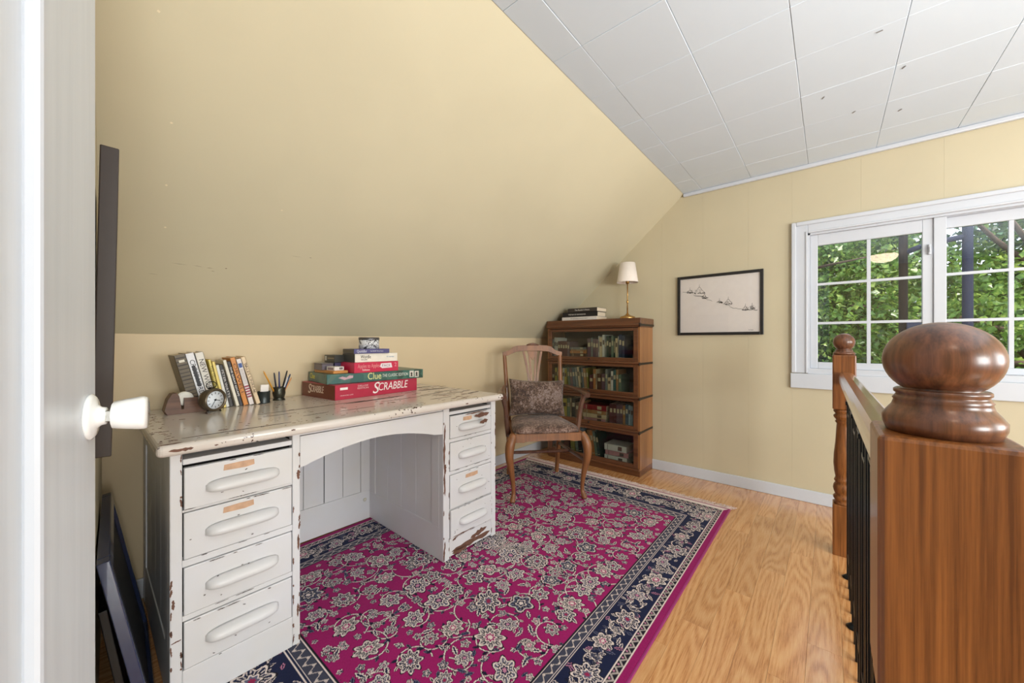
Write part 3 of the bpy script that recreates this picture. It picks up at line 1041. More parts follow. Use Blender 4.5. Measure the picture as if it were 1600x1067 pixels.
XS = [(0.0, 0.028, 0.321, 0.346), (0.985, 1.023, 1.313, 1.349)]
for ui, (p0, d0, d1, p1) in enumerate(XS):
    for (a, c) in ((p0, d0), (d1, p1)):
        dbox('post', a, c, 0, 0.035, 0, DT - 0.034, 0.003)
        dbox('post', a, c, DD - 0.035, DD, 0, DT - 0.034, 0.003)
    # side panels: frame + vertical boards
    for xs, inner in ((p0, 1), (p1 - 0.014, -1)):
        sd = dbox('side_frame', xs + 0.001, xs + 0.013, 0.035, DD - 0.035, 0.0, 0.16, 0.002)
        fr_ = MB()
        fr_.box(xs, xs + 0.0139, 0.035, 0.095, 0.16, DT - 0.036, 0.0015).box(xs, xs + 0.0139, DD - 0.085, DD - 0.035, 0.16, DT - 0.036, 0.0015).box(xs, xs + 0.0139, 0.095, DD - 0.085, 0.66, DT - 0.036, 0.0015)
        fr_.build('side_frame', M['desk'], dk)
        n = 4
        for k in range(n):
            w_ = (DD - 0.18) / n
            dbox('board', xs + 0.004, xs + 0.010, 0.095 + k * w_ + 0.001, 0.095 + (k + 1) * w_ - 0.001, 0.16, 0.66, 0.002)
    # carcass inside (dark)
    dbox('carcass', p0 + 0.015, p1 - 0.015, 0.03, DD - 0.01, 0.08, DT - 0.06, 0, M['dark'])
    # top gap and pull-out board
    dbox('pull_out_board', d0 + 0.001, d1 - 0.001, 0.002 if ui == 0 else 0.004, 0.3, 0.708, 0.7245, 0.002)
    dz = [(0.578, 0.700), (0.430, 0.566), (0.266, 0.405), (0.107, 0.246)]
    if ui: dz = [(0.592, 0.702), (0.432, 0.570), (0.246, 0.410), (0.100, 0.238)]
    for k, (z0, z1) in enumerate(dz):
        yo = -0.002 - (0.006 if (ui, k) in ((0, 0), (1, 3)) else 0)
        dw = MB().box(d0 + 0.003, d1 - 0.003, yo, yo + 0.018, z0, z1, 0.0025)
        dw.box(d0 + 0.008, d1 - 0.008, yo + 0.017, yo + 0.4, z0 + 0.008, z1 - 0.012)
        dobj = dw.build('drawer', M['desk'], dk)
        # long moulded pull
        L, cz, cx = 0.098 if ui == 0 else 0.094, (z0 + z1) / 2 - 0.004, (d0 + d1) / 2 + 0.004
        if k == 0: cz -= 0.006
        h = MB()
        rings_ = []
        N = 30
        for i in range(N + 1):
            s = -1 + 2 * i / N
            pr = max(0.03, (1 - abs(s) ** 5)) ** 0.5
            ring = []
            for q in range(14):
                a = math.pi * q / 13
                zz = math.cos(a)
                yy = math.sin(a) ** 0.8 if math.sin(a) > 0 else 0
                ring.append(Vector((cx + s * L, yo - 0.030 * pr * yy, cz + (0.0215 if zz > 0 else 0.0165) * zz * (0.25 + 0.75 * pr) - (0.004 * yy))))
            rings_.append(ring)
        h.rings(rings_)
        h.build('handle', M['desk'], dobj)
        h2 = MB().box(cx - L * 0.93, cx + L * 0.93, yo - 0.002, yo + 0.001, cz - 0.022, cz + 0.022, 0.001)
        # paper label or ghost of it
        if (ui, k) in ((0, 0), (0, 1), (1, 2), (1, 0)):
            lw_ = 0.082 if ui == 0 else (0.085 if k == 2 else 0.06)
            lx = (d0 + d1) / 2 + (-0.010 if ui == 0 else (0.0 if k == 2 else -0.03))
            lz = z1 - 0.021 if ui == 0 else z1 - (0.028 if k == 2 else 0.024)
            bb = MB().prism([(-lw_ / 2, -0.008), (lw_ * 0.2, -0.0105), (lw_ / 2, -0.007), (lw_ / 2 - 0.001, 0.0098), (0.0, 0.0104), (-lw_ / 2 + 0.002, 0.0092)], 0.0008, frame((lx, yo - 0.0002, lz), (1, 0, 0), (0, 0, 1)))
            tag(bb.build('label_patch', M['tape'], dobj), 'tan paper label worn off a drawer front')
    # rails between drawers
    for k in range(3):
        z0, z1 = dz[k + 1][1], dz[k][0]
        dbox('drawer_rail', d0, d1, 0.002, 0.03, z0 + 0.0022, z1 - 0.0022, 0.0015)
    dbox('base_panel', d0, d1, 0.0, 0.02, 0.012 if ui else 0.0, dz[3][0] - 0.002, 0.002)
    # chips along the posts
    pts = []
    for (a, c) in ((p0, d0), (d1, p1)):
        for _ in range(16):
            pts.append((rn.choice((a + 0.003, c - 0.003)), rn.uniform(0.02, 0.73), rn.uniform(0.006, 0.03), rn.uniform(0.003, 0.007), 1.57 + rn.uniform(-0.15, 0.15)))
    if ui == 1:
        pts += [(p0 + 0.006, 0.52, 0.16, 0.012, 1.57), (p0 + 0.008, 0.62, 0.10, 0.009, 1.5), (p0 + 0.008, 0.38, 0.12, 0.010, 1.6), (p0 + 0.012, 0.45, 0.05, 0.014, 1.5), (p0 + 0.006, 0.05, 0.10, 0.010, 1.5)]
    else:
        pts += [(p1 - 0.006, 0.60, 0.035, 0.012, 1.57), (p1 - 0.006, 0.36, 0.06, 0.007, 1.57), (p1 - 0.008, 0.12, 0.05, 0.006, 1.57), (p0 + 0.008, 0.31, 0.03, 0.008, 1.57), (p0 + 0.014, 0.20, 0.024, 0.004, 0.1)]
    chips(pts, -0.0008, M['chip'], plane='xz')
    # chips along drawer edges
    pts = []
    for (z0, z1) in dz:
        for _ in range(7):
            pts.append((rn.uniform(d0 + 0.01, d1 - 0.01), rn.choice((z0 + 0.001, z1 - 0.001)), rn.uniform(0.006, 0.04), rn.uniform(0.0015, 0.003), 0))
        for _ in range(5):
            pts.append((rn.uniform(d0 + 0.01, d1 - 0.01), rn.uniform(z0 + .01, z1 - .01), rn.uniform(0.003, 0.008), rn.uniform(0.002, 0.003), rn.uniform(-.5, .5)))
    chips(pts, -0.0088, M['crack'], plane='xz')
    if ui == 1:
        chips([(1.17, 0.035, 0.27, 0.035, 0.02), (1.22, 0.06, 0.12, 0.03, 0.15), (1.09, 0.022, 0.10, 0.03, 0.0), (1.06, 0.092, 0.04, 0.012, 0.4)], -0.0008, M['chip'], plane='xz')
        chips([(1.235, 0.684, 0.11, 0.026, 0.05), (1.11, 0.106, 0.15, 0.006, 0.0), (1.19, 0.70, 0.15, 0.006, 0.02)], -0.0092, M['chip'], plane='xz')
        chips([(1.222, 0.655, 0.06, 0.024, 0.1)], -0.0385, M['chip'], plane='xz')
# kneehole
t_ = MB()
poly = [(0.347, 0.733), (0.347, 0.622)]
for i in range(17):
    s = i / 16
    x = 0.36 + s * 0.575
    poly.append((x, 0.628 + 0.050 * math.sin(math.pi * min(1, s * 0.98 + 0.02)) ** 0.9 - 0.008 * (1 - s)))
poly += [(0.984, 0.622), (0.984, 0.733)]
t_.prism(poly, 0.016, frame((0, 0.0185, 0), (1, 0, 0), (0, 0, 1)))
t_.build('apron', M['desk'], dk)
dbox('top_rail', 0.346, 0.985, 0.006, 0.03, 0.735, DT - 0.034, 0.002)
dbox('back_frame', 0.346, 0.985, DD - 0.024, DD - 0.004, 0.0, 0.17, 0.002, M['desk'])
dbox('back_frame', 0.346, 0.40, DD - 0.024, DD - 0.004, 0.17, DT - 0.036, 0.002, M['desk'])
dbox('back_frame', 0.93, 0.985, DD - 0.024, DD - 0.004, 0.17, DT - 0.036, 0.002, M['desk'])
for k in range(5):
    w_ = 0.53 / 5
    g_ = 0.0035 if k == 3 else 0.0012
    dbox('board', 0.40 + k * w_ + g_, 0.40 + (k + 1) * w_ - 0.001, DD - 0.018, DD - 0.010, 0.17, DT - 0.036, 0.002)
dbox('backing', 0.34, 0.99, DD - 0.009, DD - 0.006, 0.1, DT - 0.04, 0, M['dark'])
for z_ in (0.12, 0.60):
    MB().lathe([(0.010, 0), (0.011, 0.003), (0.006, 0.005)], (0.952, DD - 0.024, z_), 12, 0, Matrix.Rotation(math.pi / 2, 4, 'X')).build('bolt', M['desk_in'], dk)

# ------------------------------------------------------------------ things on the desk
ZD = 0.0085 + DT + 0.0004
def book(name, w, h, d, cover, label, cat='book', group=None, pages=None, rz=0, loc=(0, 0, 0), rot=None):
    """upright book: spine towards -y, width along x, height along z, origin bottom-left-front"""
    b_ = MB()
    t = 0.0018
    b_.box(0, t, 0, d, 0, h, 0.0005, seg=1).box(w - t, w, 0, d, 0, h, 0.0005, seg=1).box(0, w, 0, t, 0, h, 0.0005, seg=1)
    o = b_.build(name, cover)
    MB().box(t, w - t, t, d - 0.004, 0.003, h - 0.003).build('pages', pages or M['pages'], o)
    o.location = loc
    o.rotation_euler = rot or (0, 0, rz)
    tag(o, label, cat, group)
    return o
def spine_text(o, s, w, h, c, size, frac=0.6, y=-0.0004, up=0.55, squash=1.0):
    text('spine_lettering', s, size, c, o, frame((w / 2, y, h * up), (0, 0, -1), (1, 0, 0)), width=h * frac, squash=squash)
# leaning row: top tilts to the left
PH = ['spine']
defs = [  # w, h, d, colour, bottom-left x, lean(rad), y, label, lettering, lettercolour
    (0.036, 0.238, 0.135, (92, 78, 54), 0.340, -0.24, 2.035, 'thick brown and black streaked book leaning at the left end of the desk row', None, None),
    (0.028, 0.244, 0.140, (226, 226, 230), 0.3765, -0.235, 2.040, 'white book with a black lettered band, second from the left in the desk row', 'CROSSWORDS', (40, 40, 46)),
    (0.028, 0.246, 0.140, (222, 216, 206), 0.4055, -0.225, 2.040, 'white book with large dark lettering behind the alarm clock', 'NEW WORLD', (60, 54, 52)),
    (0.010, 0.215, 0.130, (222, 200, 92), 0.4345, -0.205, 2.020, 'thin yellow book with dark lettering, right beside the alarm clock', 'THE YELLOW BOOK', (70, 60, 30)),
    (0.011, 0.205, 0.130, (232, 206, 110), 0.4455, -0.205, 2.020, 'thin pale yellow paperback between the yellow and white books', None, None),
    (0.012, 0.190, 0.125, (216, 216, 212), 0.4575, -0.205, 2.030, 'thin white paperback left of the black paperback on the desk', None, None),
    (0.014, 0.190, 0.125, (44, 38, 36), 0.4705, -0.205, 2.035, 'black paperback with white lettering in the middle of the desk row', 'PETER WATTS', (210, 206, 200)),
    (0.013, 0.212, 0.130, (224, 216, 198), 0.491, -0.235, 2.020, 'plain off-white paperback in the desk row, left of the black one with bold lettering', None, None),
    (0.012, 0.205, 0.130, (34, 32, 38), 0.5055, -0.235, 2.022, 'slim black paperback with bold white lettering left of the orange one', 'THE GREAT ESCAPE', (235, 230, 225)),
    (0.019, 0.222, 0.135, (206, 132, 56), 0.519, -0.235, 2.020, 'orange paperback with brown lettering in the desk row', 'ORWELL', (96, 54, 24)),
    (0.019, 0.215, 0.130, (222, 212, 208), 0.541, -0.24, 2.020, 'white paperback with a blue badge and red bands on its spine', None, None),
    (0.017, 0.226, 0.135, (222, 196, 160), 0.568, -0.275, 2.018, 'cream paperback at the right end of the desk row, leaning most', 'TALES UNREAL', (90, 70, 50)),
]
for i, (w, h, d, c, x, ln, y, lb, tx, tc) in enumerate(defs):
    o = book('book', w, h, d, C(c, 0.4), lb, group='books leaning in a row on the desk', loc=(x - 0.004, y, ZD + (0.0002)), rot=(0, ln, 0))
    # pivot about the lower right corner so the low corner touches the top
    o.location.z = ZD + max(0, -math.sin(ln) * 0 ) + 0.0
    o.location.z += w * math.sin(-ln) * 0 + 0
    o.location.z = ZD + abs(math.sin(ln)) * 0.0
    # rotation about y by negative angle lifts +x side: lower-left corner stays at z=0
    if tx:
        spine_text(o, tx, w, h, C(tc), w * 0.85, 0.66)
    if i == 0:
        for q in range(14):
            box('grain_line', C((48, 36, 24)), 0.002, w - 0.002, -0.0005, 0.0002, 0.02 + q * 0.0155, 0.02 + q * 0.0155 + random.uniform(0.002, 0.006), 0, o)
        box('title_tag', C((220, 214, 200)), 0.010, 0.028, -0.0008, 0.0002, 0.205, 0.215, 0, o)
    if i == 1:
        box('title_band', C((46, 44, 50)), 0.008, 0.020, -0.0003, 0.0002, 0.10, 0.19, 0, o)
    if i == 10:
        box('badge', C((52, 84, 150)), 0.003, 0.016, -0.0006, 0.0002, 0.175, 0.195, 0, o)
        for q in range(5):
            box('band', C((150, 60, 80)), 0.0005, 0.0185, -0.0005, 0.0002, 0.035 + q * 0.012, 0.042 + q * 0.012, 0, o)
        for q in range(12):
            box('text_line', C((120, 116, 120)), 0.004, 0.015, -0.0005, 0.0002, 0.10 + q * 0.006, 0.1015 + q * 0.006, 0, o)
    if i == 11:
        for zz in (0.06, 0.185):
            text('ornament', 'X', 0.016, C((90, 70, 60)), o, frame((w / 2, -0.0004, zz), (1, 0, 0), (0, 0, 1)))

# wooden tape dispenser with a roll
tp = empty('tape_dispenser', (0.314, 2.007, ZD), math.radians(4)); tag(tp, 'old brown wooden tape dispenser at the left end of the desk top', 'tape dispenser')
pb = [(-0.062, 0.0), (-0.070, 0.018), (-0.060, 0.060), (-0.048, 0.082), (-0.034, 0.084), (-0.026, 0.070), (-0.022, 0.045), (-0.020, 0.018), (-0.012, 0.018), (-0.010, 0.062), (0.030, 0.060), (0.060, 0.050), (0.064, 0.0)]
MB().prism(pb, 0.045, frame((0, 0.022, 0), (1, 0, 0), (0, 0, 1))).build('body', wood('dispenser_wood', (70, 42, 28), (124, 84, 60), 0, 0.5, 50, 0.1, 0.1), tp)
MB().lathe([(0.016, -0.010), (0.028, -0.010), (0.028, 0.010), (0.016, 0.010)], (-0.006, 0.0, 0.058), 24, 0, Matrix.Rotation(math.pi / 2, 4, 'X')).build('tape_roll', C((222, 218, 208), 0.3), tp)
# alarm clock
ck = empty('alarm_clock', (0.386, 1.936, ZD), math.radians(28)); tag(ck, 'round bronze alarm clock with a white face and ring handle on the desk', 'clock')
mx = Matrix.Rotation(math.pi / 2, 4, 'X')
CR_, cz = 0.046, 0.050
MB().lathe([(0.0, -0.030), (0.030, -0.030), (0.041, -0.024), (0.045, -0.010), (0.043, -0.006), (0.047, 0.002), (0.047, 0.014), (0.044, 0.020), (0.040, 0.021), (0.0365, 0.016), (0.036, 0.012), (0, 0.012)], (0, 0, cz), 36, 0, mx, cap=False).build('case', C((104, 92, 76), 0.3, 0.7), ck)
fc = MB().lathe([(0.0, 0.0135), (0.0365, 0.0135), (0.0365, 0.012), (0, 0.012)], (0, 0, cz), 32, 0, mx, cap=False).build('dial', C((226, 230, 236)), ck)
b = MB()
for k in range(12):
    a = math.pi / 6 * k
    b.box(-0.0011, 0.0011, -0.0143, -0.0137, 0.024, 0.032, mat=Matrix.Translation((0, 0, cz)) @ Matrix.Rotation(a, 4, 'Y'))
b.build('numeral_marks', M['ink'], fc)
b = MB()
b.box(-0.0013, 0.0013, -0.0152, -0.0145, -0.006, 0.020, mat=Matrix.Translation((0, 0, cz)) @ Matrix.Rotation(math.radians(102), 4, 'Y'))
b.box(-0.001, 0.001, -0.0155, -0.0150, -0.006, 0.030, mat=Matrix.Translation((0, 0, cz)) @ Matrix.Rotation(math.radians(212), 4, 'Y'))
b.lathe([(0.0, 0.0135), (0.0035, 0.0135), (0.0035, 0.016), (0, 0.016)], (0, 0, cz), 12, 0, mx, cap=False)
b.build('hands', M['dark'], fc)
pts = [(0.021 * math.sin(a), 0.006, cz + 0.060 + 0.0145 * math.cos(a)) for a in [i * 2 * math.pi / 20 for i in range(21)]]
MB().tube(pts, 0.0018, 6).build('ring_handle', M['iron'], ck)
MB().lathe([(0.008, 0.044), (0.008, 0.050), (0.004, 0.052)], (0, 0.006, cz), 12).build('stem', M['band'], ck)
for s in (-1, 1):
    MB().tube([(s * 0.022, -0.004, 0.012), (s * 0.030, -0.006, 0.0)], [0.004, 0.003], 8).build('foot', M['band'], ck)
# pencil cups
cu1 = empty('pencil_cup', (0.598, 2.035, ZD)); tag(cu1, 'small dark metal cup holding white note cards, right of the desk books', 'cup')
MB().lathe([(0.0, 0.0), (0.0255, 0.0), (0.0265, 0.003), (0.0255, 0.006), (0.0255, 0.052), (0.0268, 0.054), (0.0255, 0.056), (0.0235, 0.054), (0.0235, 0.004), (0, 0.004)], seg=28, cap=False).build('cup_body', C((52, 58, 58), 0.35, 0.4), cu1)
nt = MB().box(-0.016, 0.018, -0.005, 0.004, 0.006, 0.086, 0.0005, rot=(0, 0.04, 0.1)).build('note_cards', M['paper'])
tag(nt, 'white note cards standing in the smaller dark cup', 'note cards'); nt.location = (0.598, 2.035, ZD)
cu2 = empty('pencil_cup', (0.679, 2.088, ZD)); tag(cu2, 'dark pewter goblet-shaped cup full of pens and pencils', 'cup')
MB().lathe([(0.0, 0.0), (0.027, 0.0), (0.027, 0.004), (0.021, 0.010), (0.026, 0.022), (0.0285, 0.036), (0.0265, 0.052), (0.0275, 0.062), (0.026, 0.063), (0.024, 0.052), (0.024, 0.012), (0.0, 0.010)], seg=28, cap=False).build('cup_body', C((66, 66, 56), 0.3, 0.6), cu2)
pens = [(-0.014, -0.006, -0.070, -0.01, 0.148, (214, 150, 50), 'pencil', 'yellow wooden pencil leaning left out of the pewter cup'),
        (-0.006, 0.008, -0.018, 0.010, 0.135, (40, 44, 60), 'pen', 'dark navy pen standing in the pewter cup, left of the blue pen'),
        (0.002, -0.004, 0.004, 0.010, 0.140, (60, 66, 110), 'pen', 'blue pen standing upright in the pewter cup'),
        (0.010, 0.006, 0.040, 0.008, 0.142, (24, 24, 26), 'pen', 'black pen leaning right in the pewter cup'),
        (0.012, -0.008, 0.050, -0.004, 0.125, (44, 62, 96), 'pen', 'short slate blue pen leaning right in the pewter cup'),
        (0.006, -0.012, 0.034, -0.016, 0.112, (200, 200, 204), 'pen', 'silver pen leaning right in the pewter cup'),
        (0.014, 0.0, 0.058, 0.0, 0.108, (216, 152, 96), 'pencil', 'orange pencil leaning far right in the pewter cup')]
for (x0, y0, x1, y1, L, c, nm, lb) in pens:
    p0 = Vector((x0 * 0.8, y0, 0.015))
    p1 = Vector((x1, y1, L))
    dirv = (p1 - p0).normalized()
    o = MB().tube([p0, p1 - dirv * 0.012, p1], [0.0036, 0.0036, 0.0008 if nm == 'pencil' else 0.0026], 8).build(nm, C(c, 0.35))
    o.location = (0.679, 2.088, ZD)
    tag(o, lb, nm, 'pens and pencils in the pewter cup')

# board games ---------------------------------------------------------------
def gbox(name, loc, w, d, h, ang, mats, label, lid=True, cat='game box'):
    """box with origin at front-left-bottom; front towards -y; mats = (body, front)"""
    e = empty(name, loc, math.radians(ang)); tag(e, label, cat)
    MB().box(0, w, 0, d, 0, h, 0.0015, seg=1).build('lid', mats, e)
    return e
front = lambda x, z, y=-0.0006: frame((x, y, z), (1, 0, 0), (0, 0, 1))
left = lambda y, z, x=-0.0006: frame((x, y, z), (0, -1, 0), (0, 0, 1))
W_ = C((240, 232, 228)); 
def blotch(name, cols, sc=18):
    t = NT(name)
    v = t.n('ShaderNodeTexVoronoi', Scale=float(sc))
    nz = t.n('ShaderNodeTexNoise', Scale=6.0)
    t.l(t.coords(), nz.inputs['Vector'])
    t.l(t.coords(), v.inputs['Vector'])
    r_ = t.ramp(v.outputs['Color'], [(i / max(1, len(cols) - 1) * 0.8 + 0.1, lin(c)) for i, c in enumerate(cols)])
    t.l(r_.outputs[0], t.b.inputs['Base Color'])
    t.b.inputs['Roughness'].default_value = 0.3
    return t.m
g1 = gbox('board_game', (0.846, 1.846, ZD), 0.505, 0.335, 0.074, 4.2, C((178, 44, 70), 0.3), 'large red board game box with white lettering at the bottom of the stack')
MB().box(-0.0006, 0.0006, 0.002, 0.333, 0.002, 0.072).build('side_print', C((112, 52, 34), 0.35), g1)
text('lettering', 'S', 0.085, W_, g1, front(0.222, 0.038, -0.0009), shear=0.25)
text('lettering', 'CRABBLE', 0.060, W_, g1, front(0.335, 0.042, -0.0009), width=0.195, shear=0.2)
text('lettering', 'DELUXE\nEDITION', 0.012, C((230, 190, 190)), g1, front(0.150, 0.054, -0.0009), width=0.062)
text('lettering', 'S', 0.07, C((226, 204, 184)), g1, left(0.255, 0.040, -0.0009), shear=0.25)
text('lettering', 'CRABBLE', 0.050, C((226, 204, 184)), g1, left(0.175, 0.042, -0.0009), width=0.13, shear=0.2)
box('badge', W_, 0.025, 0.065, -0.0012, 0, 0.048, 0.060, 0, g1)
text('lettering', 'CROSSWORD GAME', 0.008, C((230, 190, 190)), g1, front(0.060, 0.020, -0.0009), width=0.07)
g2 = gbox('board_game', (0.832, 1.905, ZD + 0.0745), 0.545, 0.285, 0.050, -5.0, blotch('green_map_print', [(40, 70, 60), (70, 110, 96), (34, 92, 86), (60, 84, 70)], 26), 'green patterned board game box second from the bottom of the stack')
text('lettering', 'Clue', 0.052, C((228, 226, 150)), g2, front(0.245, 0.027, -0.0009), width=0.075, ext=0.0006)
text('lettering', 'THE CLASSIC EDITION', 0.024, C((216, 222, 212)), g2, front(0.368, 0.027, -0.0009), width=0.155)
text('lettering', 'Clue', 0.040, C((226, 216, 96)), g2, left(0.215, 0.030, -0.0009), width=0.075)
box('picture_card', C((212, 204, 192)), 0.455, 0.482, -0.0012, 0, 0.008, 0.045, 0, g2)
box('picture_card', C((206, 198, 186)), 0.488, 0.515, -0.0012, 0, 0.006, 0.042, 0, g2)
for xx in (0.468, 0.501):
    MB().prism([(-0.008, 0.012), (-0.004, 0.022), (-0.007, 0.03), (0.0, 0.038), (0.006, 0.03), (0.004, 0.02), (0.008, 0.012)], 0.0006, frame((xx, -0.0009, 0), (1, 0, 0), (0, 0, 1))).build('figure_print', C((70, 60, 56)), g2)
b = MB()
b.prism([(0.055, 0.030), (0.075, 0.036), (0.095, 0.030), (0.110, 0.040), (0.130, 0.038), (0.128, 0.026), (0.105, 0.022), (0.085, 0.018), (0.070, 0.024)], 0.0006, frame((0, -0.0009, 0), (1, 0, 0), (0, 0, 1)))
b.build('ribbon_print', C((196, 160, 170)), g2)
zc = ZD + 0.0745 + 0.0505
g3 = gbox('card_game', (0.872, 1.922, zc), 0.078, 0.20, 0.014, 3.0, C((206, 140, 74), 0.4), 'flat orange cardboard box lying on the green game box, left part of the stack')
g4 = gbox('card_game', (0.957, 1.875, zc), 0.262, 0.19, 0.054, 0.5, C((200, 40, 76), 0.3), 'bright red game box third from the bottom, with a white emblem on its side')
text('lettering', 'Apples to Apples', 0.030, C((228, 150, 150)), g4, front(0.082, 0.034, -0.0009), width=0.125)
text('lettering', 'Edition', 0.014, W_, g4, front(0.066, 0.014, -0.0009), width=0.04)
MB().prism([(0.145, 0.028), (0.153, 0.045), (0.215, 0.046), (0.222, 0.02), (0.160, 0.018)], 0.0006, frame((0, -0.0009, 0), (1, 0, 0), (0, 0, 1))).build('emblem', C((232, 218, 222)), g4)
text('lettering', 'FACE', 0.018, C((120, 90, 100)), g4, front(0.184, 0.032, -0.0016), width=0.05)
text('lettering', '2', 0.03, C((232, 160, 170)), g4, front(0.243, 0.034, -0.0009))
z5 = zc + 0.0545
g5 = gbox('card_game', (0.966, 1.885, z5), 0.250, 0.135, 0.046, -0.5, C((236, 228, 214), 0.4), 'white game box with dark lettering in the middle of the stack')
MB().box(-0.0008, 0.0006, 0.001, 0.134, 0.001, 0.045).build('side_print', C((58, 58, 54), 0.4), g5)
text('lettering', 'Wordle', 0.026, C((50, 44, 40)), g5, front(0.060, 0.028, -0.0009), width=0.058)
text('lettering', 'THE GAME', 0.008, C((80, 74, 70)), g5, front(0.050, 0.013, -0.0009), width=0.035)
text('lettering', 'G series', 0.010, C((100, 140, 180)), g5, front(0.205, 0.026, -0.0009), width=0.045)
z6 = z5 + 0.0465
g6 = gbox('card_game', (0.955, 1.872, z6), 0.20, 0.13, 0.024, -2.0, C((74, 70, 122), 0.35), 'slim purple game box beneath the round tin')
MB().box(-0.0008, 0.0006, 0.001, 0.129, 0.001, 0.023).build('side_print', C((60, 54, 46), 0.4), g6)
text('lettering', 'Quiddler', 0.020, C((214, 212, 222)), g6, front(0.042, 0.012, -0.0009), width=0.055)
text('lettering', 'The SHORT Word Game', 0.009, C((214, 212, 222)), g6, front(0.125, 0.012, -0.0009), width=0.075)
tn = empty('game_tin', (1.078, 1.945, z6 + 0.0245)); tag(tn, 'round white tin with black print and dark lid, topmost of the game stack', 'tin')
tin_m = NT('scribbled_tin')
v_ = tin_m.n('ShaderNodeTexNoise', Scale=70.0, Detail=2.0, Distortion=1.5)
tin_m.l(tin_m.coords(), v_.inputs['Vector'])
rr_ = tin_m.ramp(v_.outputs[0], [(0.53, lin((226, 226, 228))), (0.56, lin((70, 68, 72)))])
tin_m.l(rr_.outputs[0], tin_m.b.inputs['Base Color']); tin_m.b.inputs['Roughness'].default_value = 0.3
MB().lathe([(0.0, 0), (0.053, 0), (0.053, 0.052), (0, 0.052)], seg=36, cap=False).build('tin_body', tin_m.m, tn)
MB().lathe([(0.0545, 0.048), (0.0545, 0.060), (0.052, 0.062), (0, 0.062), ], seg=36, cap=False).build('lid', C((92, 90, 92), 0.3, 0.6), tn)
text('lettering', 'Cat', 0.024, M['ink'], tn, Matrix.Rotation(math.radians(-12), 4, 'Z') @ frame((-0.006, -0.0535, 0.026), (1, 0, 0), (0, 0, 1)), width=0.03)
z3 = zc + 0.0145
g7 = gbox('card_deck', (0.884, 1.935, z3), 0.052, 0.075, 0.020, 6, C((232, 226, 220), 0.4), 'small white card box with a barcode, lying on the orange box', cat='card box')
b = MB()
for k in range(9): b.box(0.026 + k * 0.0022, 0.0272 + k * 0.0022, -0.0008, 0, 0.005, 0.016)
b.build('barcode', M['ink'], g7)
MB().box(-0.0008, 0, 0.012, 0.062, 0.004, 0.016).build('side_print', C((150, 130, 140)), g7)
g8 = gbox('card_tin', (0.858, 2.022, z3), 0.060, 0.088, 0.032, 2, C((112, 104, 112), 0.3, 0.4), 'grey metal card tin behind the small white card box', cat='card tin')
MB().box(-0.003, 0.063, -0.003, 0.091, 0.0325, 0.037, 0.0015).build('lid', C((128, 120, 116), 0.3, 0.5), g8)
g9 = gbox('card_deck', (0.923, 2.018, z3), 0.05, 0.09, 0.036, 0, C((64, 60, 96), 0.4), 'small purple card box beside the grey tin, under the dark deck', cat='card box')
ga = gbox('card_deck', (0.916, 2.005, z3 + 0.0375), 0.055, 0.105, 0.040, 4, C((58, 58, 54), 0.4), 'dark grey card box resting on the purple card box and grey tin', cat='card box')
MB().box(-0.0008, 0, 0.082, 0.098, 0.010, 0.034).build('side_print', C((196, 192, 184)), ga)
MB().box(-0.0008, 0, 0.006, 0.070, 0.018, 0.026).build('side_print', C((130, 120, 100)), ga)

